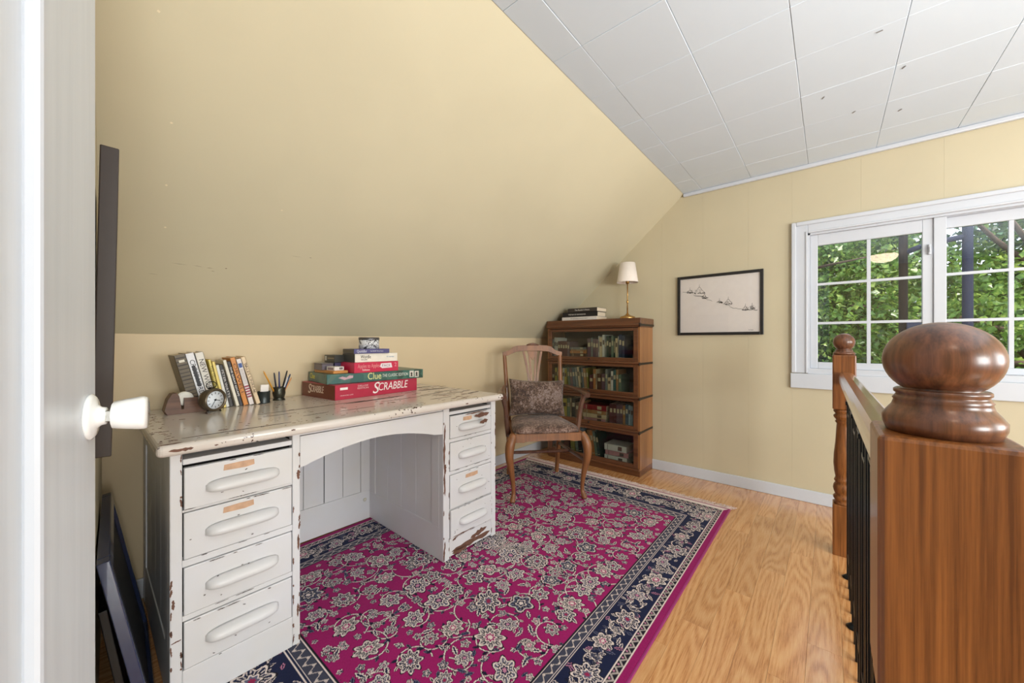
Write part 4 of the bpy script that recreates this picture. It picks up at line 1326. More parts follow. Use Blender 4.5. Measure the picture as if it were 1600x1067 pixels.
# ------------------------------------------------------------------ armchair
TH = math.radians(-41.7)
ch = empty('armchair', (2.095, 1.445, 0.0085), TH); tag(ch, 'old oak armchair with a carved splat back and padded seat standing on the rug', 'armchair')
def spl(pts, n=8):
    out = []
    P = [Vector(p) for p in pts]
    P = [P[0] * 2 - P[1]] + P + [P[-1] * 2 - P[-2]]
    for i in range(1, len(P) - 2):
        for k in range(n):
            t = k / n
            a, b_, c, d = P[i - 1], P[i], P[i + 1], P[i + 2]
            out.append(0.5 * ((2 * b_) + (c - a) * t + (2 * a - 5 * b_ + 4 * c - d) * t * t + (3 * b_ - a - 3 * c + d) * t ** 3))
    out.append(P[-2])
    return out
def sres(vals, n=8):
    return [v.x for v in spl([(v, 0, 0) for v in vals], n)]
for s in (-1, 1):
    pts = spl([(s * 0.235, 0.018, 0.445), (s * 0.262, -0.004, 0.385), (s * 0.268, -0.010, 0.30), (s * 0.246, 0.006, 0.16), (s * 0.238, 0.010, 0.06), (s * 0.246, -0.004, 0.020), (s * 0.250, -0.014, 0.004)])
    rad = sres([0.026, 0.031, 0.027, 0.017, 0.013, 0.018, 0.017])
    MB().tube(pts, rad, 12).build('front_leg', M['chair'], ch)
    pts = spl([(s * 0.200, 0.545, 0.0), (s * 0.203, 0.505, 0.22), (s * 0.208, 0.49, 0.43), (s * 0.220, 0.51, 0.70), (s * 0.232, 0.56, 0.965)])
    MB().tube(pts, sres([0.015, 0.018, 0.020, 0.016, 0.014]), 8, square=True).build('rear_leg', M['chair'], ch)
    # arm
    pts = spl([(s * 0.226, 0.515, 0.715), (s * 0.262, 0.40, 0.716), (s * 0.298, 0.22, 0.706), (s * 0.300, 0.11, 0.700), (s * 0.296, 0.070, 0.690)])
    rad = [(a, b_) for a, b_ in zip(sres([0.014, 0.018, 0.024, 0.027, 0.020]), sres([0.012, 0.012, 0.013, 0.017, 0.016]))]
    MB().tube(pts, rad, 12).build('arm', M['chair_dk'], ch)
    pts = spl([(s * 0.250, 0.17, 0.40), (s * 0.264, 0.165, 0.50), (s * 0.274, 0.15, 0.60), (s * 0.296, 0.135, 0.694)])
    MB().tube(pts, [(a, a * 0.75) for a in sres([0.019, 0.017, 0.016, 0.018])], 8, square=True).build('arm_support', M['chair_dk'], ch)
    # seat side rail + side stretcher
    MB().tube([(s * 0.236, 0.02, 0.422), (s * 0.208, 0.49, 0.422)], [(0.011, 0.027)] * 2, 4, square=True).build('seat_rail', M['chair'], ch)
    MB().tube([(s * 0.252, 0.0, 0.262), (s * 0.204, 0.50, 0.250)], [(0.009, 0.013)] * 2, 8, square=True).build('stretcher', M['chair_dk'], ch)
MB().tube([(-0.226, 0.27, 0.252), (0.226, 0.27, 0.252)], [(0.009, 0.011)] * 2, 8, square=True).build('stretcher', M['chair_dk'], ch)
poly = [(-0.225, 0.452), (-0.225, 0.398), (-0.17, 0.396), (-0.14, 0.404), (0.14, 0.404), (0.17, 0.396), (0.225, 0.398), (0.225, 0.452)]
MB().prism(poly, 0.02, frame((0, 0.012, 0), (1, 0, 0), (0, 0, 1))).build('seat_rail', M['chair'], ch)
box('seat_rail', M['chair'], -0.20, 0.20, 0.48, 0.50, 0.398, 0.448, 0.002, ch)
# padded seat
def upholstery(name, c1, c2, c3):
    t = NT(name)
    v = t.coords()
    n1 = t.n('ShaderNodeTexNoise', Scale=55.0, Detail=4.0, Distortion=1.2)
    t.l(v, n1.inputs['Vector'])
    n2 = t.n('ShaderNodeTexNoise', Scale=9.0, Detail=2.0)
    t.l(v, n2.inputs['Vector'])
    a = t.n('ShaderNodeMath', operation='MULTIPLY'); a.inputs[1].default_value = 0.6
    t.l(n2.outputs[0], a.inputs[0])
    s = t.n('ShaderNodeMath', operation='ADD')
    t.l(a.outputs[0], s.inputs[0]); t.l(n1.outputs[0], s.inputs[1])
    r_ = t.ramp(s.outputs[0], [(0.66, lin(c1)), (0.80, lin(c2)), (0.94, lin(c3))])
    t.l(r_.outputs[0], t.b.inputs['Base Color'])
    t.b.inputs['Roughness'].default_value = 0.75
    t.b.inputs['Sheen Weight'].default_value = 0.15
    t.bump(n1.outputs[0], 0.4, 0.002)
    return t.m
M['seat'] = upholstery('brown_velvet', (70, 50, 44), (112, 84, 70), (152, 128, 118))
M['cushion'] = upholstery('brown_paisley', (62, 46, 42), (100, 76, 60), (140, 122, 116))
sm = MB()
rg = []
n = 40
def superel(a, p=0.35):
    c, s = math.cos(a), math.sin(a)
    return (abs(c) ** p * (1 if c > 0 else -1), abs(s) ** p * (1 if s > 0 else -1))
for (k, z) in ((1.0, 0.448), (1.012, 0.462), (0.97, 0.478), (0.86, 0.490), (0.62, 0.499), (0.30, 0.503), (0.02, 0.504)):
    ring = []
    for i in range(n):
        cx_, cy_ = superel(2 * math.pi * i / n)
        y_ = 0.255 + cy_ * 0.245 * k
        hw = 0.245 - (y_ - 0.0) * 0.06 / 0.5
        ring.append(Vector((cx_ * hw * k, y_ - (0.012 * (1 - cx_ * cx_) if cy_ < 0 else 0), z)))
    rg.append(ring)
sm.rings(rg).build('seat', M['seat'], ch)
# crest rail (shaped), follows back lean
lean = lambda z: 0.49 + (z - 0.43) * 0.13
def back_mat(z0):
    return Matrix.Translation((0, lean(z0), z0)) @ Matrix.Rotation(-math.atan(0.13), 4, 'X') @ Matrix(((1, 0, 0, 0), (0, 0, -1, 0), (0, 1, 0, 0), (0, 0, 0, 1)))
top = [(-0.245, 0.0), (-0.247, 0.030), (-0.215, 0.036), (-0.185, 0.048), (-0.160, 0.072), (-0.120, 0.083), (-0.045, 0.086), (-0.02, 0.094), (0.02, 0.094), (0.045, 0.086), (0.120, 0.083), (0.160, 0.072), (0.185, 0.048), (0.215, 0.036), (0.247, 0.030), (0.245, 0.0)]
low = [(0.205, 0.002), (0.170, 0.018), (0.130, 0.034), (0.06, 0.040), (-0.06, 0.040), (-0.130, 0.034), (-0.170, 0.018), (-0.205, 0.002)]
m_ = back_mat(0.955)
MB().prism(top[::-1] + low[::-1], 0.024, m_ @ Matrix.Translation((0, 0, -0.012))).build('crest_rail', M['chair'], ch)
b = MB().tube([m_ @ Vector((x_, 0.089 + 0.006 * math.cos(x_ * 40), 0.013)) for x_ in (-0.05, -0.025, 0, 0.025, 0.05)], [0.004, 0.009, 0.011, 0.009, 0.004], 8)
b.build('carving', M['chair_dk'], ch)
# splat: curved ribs spreading from the seat rail to the crest
m2 = back_mat(0.50)
sp = [(-1, 0.074, 0.024, 0.017), (-1, 0.030, 0.010, 0.014), (1, 0.030, 0.010, 0.014), (1, 0.074, 0.024, 0.017)]
for sgn, xt, xb, w_ in sp:
    P = spl([(sgn * xb, 0.0, 0), (sgn * (xb + 0.002), 0.15, 0), (sgn * (xb + (xt - xb) * 0.35), 0.32, 0), (sgn * xt, 0.495, 0)])
    poly = [(p.x - w_ * 0.55, p.y) for p in P] + [(p.x + w_ * 0.55, p.y) for p in P[::-1]]
    MB().prism(poly, 0.010, m2 @ Matrix.Translation((0, 0, -0.005))).build('splat_rib', M['chair'], ch)
MB().prism([(-0.045, 0.495), (0.045, 0.495), (0.022, 0.455), (0.0, 0.42), (-0.022, 0.455)], 0.010, m2 @ Matrix.Translation((0, 0, -0.006))).build('splat_rib', M['chair'], ch)
MB().box(-0.05, 0.05, -0.010, 0.010, -0.02, 0.03, 0.003, mat=Matrix.Translation((0, lean(0.47), 0.47))).build('splat_shoe', M['chair'], ch)
# cushion
cs = MB()
NU = 26
def cush(s, t):
    x = s * 0.215; y = t * 0.135
    th = 0.055 * (max(0, 1 - abs(s) ** 3) * max(0, 1 - abs(t) ** 3)) ** 0.55
    pinch = 0.04
    x *= 1 - pinch * (1 - t * t) * 1.0 + 0.03 * abs(s) * t * t
    y *= 1 - 0.10 * (1 - s * s) * 0.6 + 0.06 * abs(t) * s * s
    return x, y, th
va, vb = {}, {}
for i in range(NU + 1):
    for j in range(NU + 1):
        s, t = -1 + 2 * i / NU, -1 + 2 * j / NU
        x, y, th = cush(s, t)
        wr = 0.004 * math.sin(9 * s + 5 * t) * math.cos(7 * t - 3 * s)
        edge = i in (0, NU) or j in (0, NU)
        va[i, j] = cs.bm.verts.new((x, -th - (0 if edge else wr), y))
        vb[i, j] = va[i, j] if edge else cs.bm.verts.new((x, th * 0.8, y))
for i in range(NU):
    for j in range(NU):
        for v_, fl_ in ((va, 0), (vb, 1)):
            q = [v_[i, j], v_[i + 1, j], v_[i + 1, j + 1], v_[i, j + 1]]
            try:
                f = cs.bm.faces.new(q[::-1] if fl_ else q); f.smooth = True
            except ValueError:
                pass
cu = cs.build('cushion', M['cushion'])
cu.matrix_world = Matrix.Translation((2.095, 1.445, 0.0085)) @ Matrix.Rotation(TH, 4, 'Z') @ Matrix.Translation((0.005, 0.40, 0.634)) @ Matrix.Rotation(-0.22, 4, 'X') @ Matrix.Rotation(0.035, 4, 'Y')
tag(cu, 'rectangular brown patterned cushion propped against the back of the armchair', 'cushion')

# ------------------------------------------------------------------ sectional bookcase
bc = empty('bookcase', (2.93, 1.148, 0)); tag(bc, 'dark oak sectional bookcase with four glazed doors standing against the gable wall', 'bookcase')
BW, BD, BH = 0.886, 0.285, 1.270
# local: y 0..BW, x 0 (front) .. BD
secs = [(0.900, 1.195), (0.622, 0.900), (0.352, 0.622), (0.050, 0.352)]
def bbx(name, m, *a, bev=0.002, parent=bc): return box(name, m, *a, bev=bev, parent=parent)
bbx('plinth', M['case'], 0.006, BD, 0.0, BW, 0.0, 0.05, bev=0.003)
t_ = MB().box(-0.012, BD, -0.010, BW + 0.0, 1.215, BH - 0.0, 0.004).box(-0.006, BD, -0.005, BW, 1.195, 1.215, 0.006)
t_.build('top_cap', M['case'], bc)
bbx('moulding', M['case'], -0.018, 0.0, -0.004, BW, 1.205, 1.222, bev=0.007)
doors = []
for si, (z0, z1) in enumerate(secs):
    bbx('section_side', M['case_side'], 0.004, BD, 0.0, 0.016, z0, z1, bev=0.001)
    bbx('section_side', M['case_side'], 0.004, BD, BW - 0.016, BW, z0, z1, bev=0.001)
    c_ = MB().box(BD - 0.008, BD, 0.016, BW - 0.016, z0, z1).box(0.02, BD - 0.008, 0.016, BW - 0.016, z0, z0 + 0.012).box(0.02, BD - 0.008, 0.016, BW - 0.016, z1 - 0.010, z1)
    c_.build('section_box', M['case_in'], bc)
    bbx('moulding', M['case'], -0.014, 0.004, -0.002, BW, z0 - 0.004, z0 + 0.016, bev=0.007)
    d0, d1 = z0 + 0.017, z1 - 0.006
    fr_ = MB()
    sw_ = 0.036
    fr_.box(-0.004, 0.012, 0.014, 0.014 + sw_, d0, d1, 0.002).box(-0.004, 0.012, BW - 0.014 - sw_, BW - 0.014, d0, d1, 0.002)
    fr_.box(-0.004, 0.012, 0.014 + sw_, BW - 0.014 - sw_, d0, d0 + 0.030, 0.002).box(-0.004, 0.012, 0.014 + sw_, BW - 0.014 - sw_, d1 - 0.022, d1, 0.002)
    d_ = fr_.build('door', M['case'], bc)
    box('pane', M['case_glass'], 0.003, 0.005, 0.014 + sw_, BW - 0.014 - sw_, d0 + 0.03, d1 - 0.022, 0, d_)
    MB().lathe([(0.004, 0), (0.004, 0.006), (0.008, 0.010), (0.007, 0.016), (0.0, 0.018)], (-0.004, BW / 2, d0 + 0.014), 12, 0, Matrix.Rotation(-math.pi / 2, 4, 'Y'), cap=False).build('knob', M['band'], d_)
    if si:
        zz = z1
        bd = MB().box(0.0, BD - 0.002, -0.0025, -0.0002, zz - 0.009, zz + 0.009, 0.0008).box(-0.018, 0.012, -0.005, 0.002, zz - 0.013, zz + 0.013, 0.003)
        bd.build('iron_band', M['band'], bc)
MB().box(0.0, BD - 0.002, -0.0125, -0.0102, 1.205, 1.222, 0.0008).box(-0.020, 0.006, -0.013, 0.002, 1.20, 1.228, 0.003).build('iron_band', M['band'], bc)

ORD = ['first', 'second', 'third', 'fourth', 'fifth', 'sixth', 'seventh', 'eighth', 'ninth', 'tenth', 'eleventh', 'twelfth', 'thirteenth', 'fourteenth', 'fifteenth', 'sixteenth', 'seventeenth', 'eighteenth', 'nineteenth', 'twentieth', 'twenty-first', 'twenty-second', 'twenty-third', 'twenty-fourth', 'twenty-fifth', 'twenty-sixth', 'twenty-seventh', 'twenty-eighth', 'twenty-ninth', 'thirtieth', 'thirty-first', 'thirty-second']
COL = {'white': (226, 222, 210), 'cream': (214, 192, 150), 'maroon': (96, 48, 52), 'mauve': (112, 84, 92), 'grey': (128, 132, 128), 'sage': (110, 128, 108), 'dark green': (36, 60, 50), 'black': (30, 28, 30), 'tan': (170, 122, 74), 'navy': (38, 52, 84), 'teal': (60, 104, 102), 'orange': (190, 120, 62), 'brown': (86, 56, 38), 'yellow': (196, 176, 84), 'red': (150, 34, 44), 'slate': (78, 98, 112), 'pink': (196, 140, 140), 'olive': (140, 132, 60), 'pale blue': (150, 170, 180)}
mcache = {}
def bmesh_book(w, h, d, colname):
    """one mesh: spine towards -x, width along -y, height z, pages as second material, a paler title block on the spine"""
    k = (round(w, 4), round(h, 3), round(d, 3), colname)
    if k in mcache: return mcache[k]
    t = 0.0015
    b_ = MB()
    b_.box(0, d, -t, 0, 0, h).box(0, d, -w, -w + t, 0, h).box(0, t, -w, 0, 0, h)
    b_.box(t, d - 0.003, -w + t, -t, 0.002, h - 0.002, mi=1)
    if w > 0.014:
        b_.box(-0.0004, 0.0002, -w * 0.82, -w * 0.18, h * 0.62, h * 0.80, mi=2)
        b_.box(-0.0004, 0.0002, -w * 0.9, -w * 0.1, h * 0.14, h * 0.16, mi=2)
    else:
        b_.box(-0.0004, 0.0002, -w * 0.7, -w * 0.3, h * 0.35, h * 0.80, mi=2)
    c = COL[colname]
    light = sum(c) < 420
    me = b_.mesh('book', C(c, 0.5), M['pages'], C((200, 186, 150) if light else (96, 80, 70)))
    mcache[k] = me
    return me
shelf_names = ['top shelf', 'second shelf', 'third shelf', 'bottom shelf']
def shelf_row(si, y, items, start=0):
    """y measured from the left end (bigger world y = left); items (colour, width, height, lean)"""
    z = secs[si][0] + 0.0125
    n = start
    prev = 0
    for it in items:
        cn, w, h = it[:3]
        ln = it[3] if len(it) > 3 else 0
        if cn is None:
            y -= w; continue
        d = 0.16
        if ln > prev: y -= h * (math.sin(ln) - math.sin(prev))
        prev = ln
        o = bpy.data.objects.new('book', bmesh_book(w, h, d, cn))
        col.objects.link(o)
        xs = 2.93 + (0.034 if not ln else 0.04)
        o.location = (xs, y, z)
        if ln:
            # leaning: top towards +y (left), pivot at lower left edge
            o.rotation_euler = (-ln, 0, 0)
            o.location = (xs, y, z + abs(w * math.sin(ln)) )
            y -= w / math.cos(ln)
        else:
            y -= w
        y -= 0.0007
        ad = 'leaning ' if ln else ''
        tag(o, '%s%s book, %s from the left on the %s of the bookcase' % (ad, cn, ORD[n], shelf_names[si]), 'book', 'books on the %s of the bookcase' % shelf_names[si])
        n += 1
    return n, y
def shelf_stack(si, y, items, label, first=0):
    """horizontal books: length along y"""
    z = secs[si][0] + 0.0125
    for i, (cn, L, th) in enumerate(items):
        o = bpy.data.objects.new('book', bmesh_book(th, L, 0.17, cn))
        col.objects.link(o)
        o.rotation_euler = (math.pi / 2, 0, 0)
        # height axis -> -y ; width axis -> -z
        o.location = (2.966 + (0.004 if i % 2 else 0), y - (0.006 if i % 2 else 0), z + th)
        z += th + 0.0006
        pos = {0: 'bottom', len(items) - 1: 'top'}.get(i, ORD[i] + ' from bottom')
        tag(o, 'flat %s book, %s of the pile %s' % (cn, pos, label), 'book', 'books on the %s of the bookcase' % shelf_names[si])
    return z
YL = 1.148 + BW - 0.02
n, y = shelf_row(0, YL, [('grey', 0.034, 0.19), ('white', 0.018, 0.205), ('white', 0.020, 0.20), ('maroon', 0.026, 0.17), ('maroon', 0.024, 0.172), ('maroon', 0.026, 0.168), ('maroon', 0.024, 0.17), ('mauve', 0.022, 0.165)])
shelf_stack(0, y - 0.004, [('black', 0.165, 0.032), ('brown', 0.16, 0.028), ('orange', 0.17, 0.022), ('tan', 0.165, 0.012), ('grey', 0.168, 0.02)], 'on the top shelf')
n, y = shelf_row(0, y - 0.182, [('mauve', 0.036, 0.195), ('grey', 0.018, 0.20), ('mauve', 0.025, 0.19), ('mauve', 0.025, 0.188), ('white', 0.010, 0.215), ('cream', 0.026, 0.205), ('white', 0.022, 0.225), ('grey', 0.016, 0.20), ('dark green', 0.020, 0.215), ('black', 0.022, 0.20), ('sage', 0.020, 0.215), ('dark green', 0.014, 0.21), ('cream', 0.022, 0.195), ('white', 0.008, 0.21), ('navy', 0.026, 0.225), ('navy', 0.024, 0.215)], n)
n, y = shelf_row(1, YL, [('brown', 0.04, 0.17), ('yellow', 0.024, 0.20), ('sage', 0.018, 0.205), ('yellow', 0.022, 0.195), ('cream', 0.02, 0.19), ('white', 0.018, 0.2), ('yellow', 0.020, 0.195),
                         ('sage', 0.024, 0.205, 0.10), ('mauve', 0.026, 0.200, 0.10), ('slate', 0.028, 0.205, 0.10), ('grey', 0.024, 0.21, 0.11), ('cream', 0.020, 0.215, 0.13), ('dark green', 0.014, 0.215, 0.13), ('slate', 0.018, 0.21, 0.10), ('tan', 0.026, 0.205, 0.10), ('olive', 0.020, 0.21, 0.09),
                         ('maroon', 0.038, 0.155), ('orange', 0.024, 0.205), ('cream', 0.012, 0.205), ('brown', 0.040, 0.165), ('mauve', 0.034, 0.17), ('grey', 0.022, 0.21), ('cream', 0.028, 0.14), ('white', 0.022, 0.195), ('teal', 0.024, 0.205), ('tan', 0.020, 0.21), ('sage', 0.026, 0.17)])
n, y = shelf_row(2, YL, [('brown', 0.05, 0.17), ('olive', 0.04, 0.19), ('dark green', 0.03, 0.19), ('yellow', 0.05, 0.19), ('sage', 0.035, 0.195), ('cream', 0.012, 0.20), ('black', 0.04, 0.20), ('brown', 0.04, 0.17), ('tan', 0.03, 0.18)])
shelf_stack(2, y - 0.004, [('sage', 0.245, 0.018), ('pink', 0.21, 0.030), ('cream', 0.225, 0.036), ('tan', 0.215, 0.032), ('red', 0.225, 0.045)], 'on the third shelf')
n, y = shelf_row(2, y - 0.258, [('maroon', 0.032, 0.19), ('maroon', 0.030, 0.192), ('mauve', 0.028, 0.19), ('mauve', 0.026, 0.192), ('tan', 0.022, 0.185), ('slate', 0.024, 0.20), ('pale blue', 0.020, 0.195), ('pale blue', 0.020, 0.19)], n)
n, y = shelf_row(3, YL, [('brown', 0.05, 0.2), ('black', 0.05, 0.21), ('dark green', 0.04, 0.2), ('brown', 0.05, 0.2), ('olive', 0.045, 0.22, 0.10), ('sage', 0.03, 0.225, 0.12), ('black', 0.035, 0.22, 0.12), ('slate', 0.045, 0.235, 0.14), ('dark green', 0.02, 0.235, 0.15), ('tan', 0.022, 0.235, 0.15), ('orange', 0.030, 0.235, 0.15), ('sage', 0.024, 0.232, 0.15), ('dark green', 0.024, 0.225, 0.15)])
shelf_stack(3, y - 0.035, [('white', 0.20, 0.056), ('pink', 0.205, 0.040), ('white', 0.195, 0.052)], 'on the bottom shelf')

# books on top of the bookcase
def flat_book(loc, L, d, th, cover, label, ang, txt=None, tc=None, size=0.018, up=0.5):
    e = empty('book', loc, math.radians(ang)); tag(e, label, 'book', 'books piled on top of the bookcase')
    # local: spine at x=0, runs along -y from 0 to -L, depth +x
    t = 0.002
    MB().box(0, d, -L, 0, 0, t, 0.0005, seg=1).box(0, d, -L, 0, th - t, th, 0.0005, seg=1).box(0, t, -L, 0, 0, th, 0.0005, seg=1).build('cover', cover, e)
    MB().box(t, d - 0.004, -L + 0.004, -0.004, t, th - t).build('pages', M['pages'], e)
    if txt:
        text('spine_lettering', txt, size, C(tc), e, frame((-0.0006, -L * up, th / 2), (0, -1, 0), (0, 0, 1)), width=L * 0.5)
    return e
zt = BH + 0.0004
flat_book((2.965, 1.895, zt), 0.355, 0.20, 0.032, C((222, 214, 206), 0.4), 'white-spined book at the bottom of the pile on the bookcase', 0, 'ART ANTIQUES & COLLECTABLES', (110, 104, 100), 0.010)
flat_book((2.970, 1.890, zt + 0.0325), 0.350, 0.165, 0.041, C((28, 26, 28), 0.4), 'thick black book with white lettering, middle of the pile on the bookcase', 1.5, 'THE MAP OF KNOWLEDGE', (220, 214, 206), 0.016, 0.42)
flat_book((2.968, 1.835, zt + 0.074), 0.300, 0.175, 0.034, C((58, 50, 46), 0.4), 'dark grey book with white lettering on top of the pile on the bookcase', -1.5, 'The Reader\'s House', (230, 226, 220), 0.018)

# table lamp
lp = empty('table_lamp', (3.085, 1.315, zt)); tag(lp, 'small brass table lamp with a white shade on the bookcase', 'lamp')
MB().lathe([(0.0, 0.0), (0.062, 0.0), (0.065, 0.004), (0.064, 0.016), (0.058, 0.022), (0.030, 0.030), (0.014, 0.040), (0.0075, 0.052), (0.0, 0.054)], seg=32, cap=False).build('base', M['brass'], lp)
MB().lathe([(0.0055, 0.045), (0.0048, 0.13), (0.008, 0.140), (0.010, 0.148), (0.008, 0.156), (0.0048, 0.165), (0.0045, 0.30), (0.015, 0.302), (0.016, 0.335), (0.006, 0.34)], seg=20).build('stem', M['brass'], lp)
MB().lathe([(0.088, 0.312), (0.0625, 0.478), (0.0608, 0.478), (0.0863, 0.312), (0.088, 0.312)], seg=48, cap=False).build('lamp_shade', M['shade'], lp)
MB().tube([(0.0, -0.06, 0.46), (0, 0.06, 0.46)], 0.0015, 6).tube([(0, 0, 0.335), (0, 0, 0.46)], 0.002, 6).build('shade_carrier', M['brass'], lp)

# ------------------------------------------------------------------ picture on the gable wall
pc = empty('framed_picture', (G - 0.002, 0.65, 1.365)); tag(pc, 'black-framed ink drawing of snowy hilltops hanging on the gable wall', 'picture')
PWd, PH_ = 0.585, 0.470   # outer size
hw, hh, fw = PWd / 2, PH_ / 2, 0.021
b = MB()
b.box(-0.020, 0, -hw, -hw + fw, -hh, hh, 0.002).box(-0.020, 0, hw - fw, hw, -hh, hh, 0.002)
b.box(-0.020, 0, -hw + fw, hw - fw, -hh, -hh + fw, 0.002).box(-0.020, 0, -hw + fw, hw - fw, hh - fw, hh, 0.002)
b.build('frame', M['black'], pc)
box('drawing_sheet', M['paper'], -0.008, -0.004, -hw + fw, hw - fw, -hh + fw, hh - fw, 0, pc)
b = MB()
rn = random.Random(21)
def pen(p, q, w_=0.0012):
    """stroke on the sheet; p,q in (u right, v up)"""
    a = Vector((-0.0085, -p[0], p[1])); c = Vector((-0.0085, -q[0], q[1]))
    d_ = (c - a)
    if d_.length < 1e-5: return
    nrm = Vector((0, -d_.z, d_.y)).normalized() * w_ * 0.95
    b.poly([a - nrm, c - nrm, c + nrm, a + nrm])
def jag(x0, y0, x1, y1, n, amp, w_=0.0011):
    p = (x0, y0)
    for i in range(1, n + 1):
        q = (x0 + (x1 - x0) * i / n + rn.uniform(-amp, amp) * 0.4, y0 + (y1 - y0) * i / n + rn.uniform(-amp, amp))
        pen(p, q, w_); p = q
def peak(cx, cy, w_, h):
    jag(cx - w_ / 2, cy, cx, cy + h, 6, 0.004); jag(cx, cy + h, cx + w_ / 2, cy, 6, 0.004)
    pen((cx, cy + h), (cx + 0.001, cy + h + 0.018), 0.0009)
    for _ in range(12):
        x = cx + rn.uniform(-w_ / 2, w_ / 2) * 0.8; yy = cy + rn.uniform(0, h * 0.6)
        pen((x, yy), (x + rn.uniform(-.012, .012), yy + rn.uniform(-.010, .012)), 0.0008)
    for _ in range(8):
        x = cx + rn.uniform(-w_ / 2, w_ / 2); 
        pen((x, cy), (x + rn.uniform(.004, .014), cy - rn.uniform(0, .006)), 0.0028)
# left group then right group, descending to the right
jag(-0.255, 0.112, -0.165, 0.105, 8, 0.006); peak(-0.20, 0.105, 0.05, 0.022)
peak(-0.130, 0.095, 0.075, 0.050)
jag(-0.175, 0.085, -0.085, 0.060, 8, 0.004); jag(-0.165, 0.075, -0.09, 0.058, 7, 0.006); peak(-0.095, 0.055, 0.035, 0.030)
jag(-0.088, 0.050, -0.040, 0.028, 5, 0.003)
peak(0.010, 0.012, 0.035, 0.014)
peak(0.070, -0.002, 0.055, 0.036); jag(0.035, 0.0, 0.085, -0.020, 6, 0.005)
jag(0.080, -0.028, 0.175, -0.052, 10, 0.003)
peak(0.180, -0.052, 0.040, 0.026); peak(0.222, -0.045, 0.025, 0.022); jag(0.19, -0.05, 0.255, -0.060, 6, 0.004, 0.002)
tag(b.build('ink_strokes', M['ink'], pc), kind='stuff')
text('signature', 'A. Reid', 0.010, M['ink'], pc, frame((-0.0088, -0.215, -0.200), (0, -1, 0), (0, 0, 1)), width=0.028)
box('glazing', M['pic_glass'], -0.0125, -0.0115, -hw + fw, hw - fw, -hh + fw, hh - fw, 0, pc)

# ------------------------------------------------------------------ frames at the left wall
yn = 1.15
fh = empty('framed_picture', (x_at(yn) + 0.003, yn, 0.84), -math.atan(0.057)); tag(fh, 'dark brown framed picture hanging on the left wall, seen edge-on beside the door', 'picture')
m_ = Matrix.Rotation(math.radians(1.0), 4, 'Y')
b = MB()
FH, FL, FT = 0.648, 0.45, 0.028
for (y0, y1, z0, z1) in ((0, 0.03, 0, FH), (FL - 0.03, FL, 0, FH), (0.03, FL - 0.03, 0, 0.03), (0.03, FL - 0.03, FH - 0.03, FH)):
    b.box(0, FT, y0, y1, z0, z1, 0.002, mat=m_)
b.build('frame', M['frame_br'], fh)
MB().box(0.008, 0.014, 0.03, FL - 0.03, 0.03, FH - 0.03, mat=m_).build('picture_panel', C((70, 78, 92), 0.3), fh)
def leaning(y0, L, Hh, T, foot, label, m, tx):
    """frame leaning on the left wall: foot = distance of its bottom from the wall"""
    e = empty('picture_frame', (x_at(y0) + foot, y0, 0.001), -math.atan(0.057)); tag(e, label, 'picture frame')
    ang = -math.atan2(foot - 0.004, math.sqrt(max(0.01, Hh ** 2 - foot ** 2)))
    mt = Matrix.Rotation(ang, 4, 'Y')
    b_ = MB()
    w_ = 0.035
    for (a, c, z0, z1) in ((0, w_, 0, Hh), (L - w_, L, 0, Hh), (w_, L - w_, 0, w_), (w_, L - w_, Hh - w_, Hh)):
        b_.box(0, T, a, c, z0, z1, 0.002, mat=mt)
    b_.build('frame', m, e)
    MB().box(T * 0.35, T * 0.6, w_, L - w_, w_, Hh - w_, mat=mt).build('picture_panel', M['black'], e)
    return e
leaning(1.36, 0.62, 0.54, 0.024, 0.100, 'glossy black frame leaning on the left wall, larger of the two floor frames', M['frame_sheen_blue'], 0)
leaning(1.50, 0.45, 0.35, 0.018, 0.055, 'smaller dark frame standing behind the glossy black frame against the left wall', M['black'], 0)

# ------------------------------------------------------------------ ceiling lamp behind the camera (seen mirrored in the pane)
cl = empty('ceiling_light', (-0.62, -0.56, ZC)); tag(cl, 'round frosted ceiling light mirrored in the window glass', 'ceiling light')
MB().lathe([(0.0, -0.001), (0.15, -0.001), (0.15, -0.02), (0.14, -0.022), (0, -0.022)], seg=32, cap=False).build('mount', M['nickel'], cl)
MB().lathe([(0.14, -0.022), (0.145, -0.04), (0.13, -0.075), (0.09, -0.105), (0.04, -0.118), (0.001, -0.12)], seg=32).build('glass_bowl', M['lamp_glow'], cl)

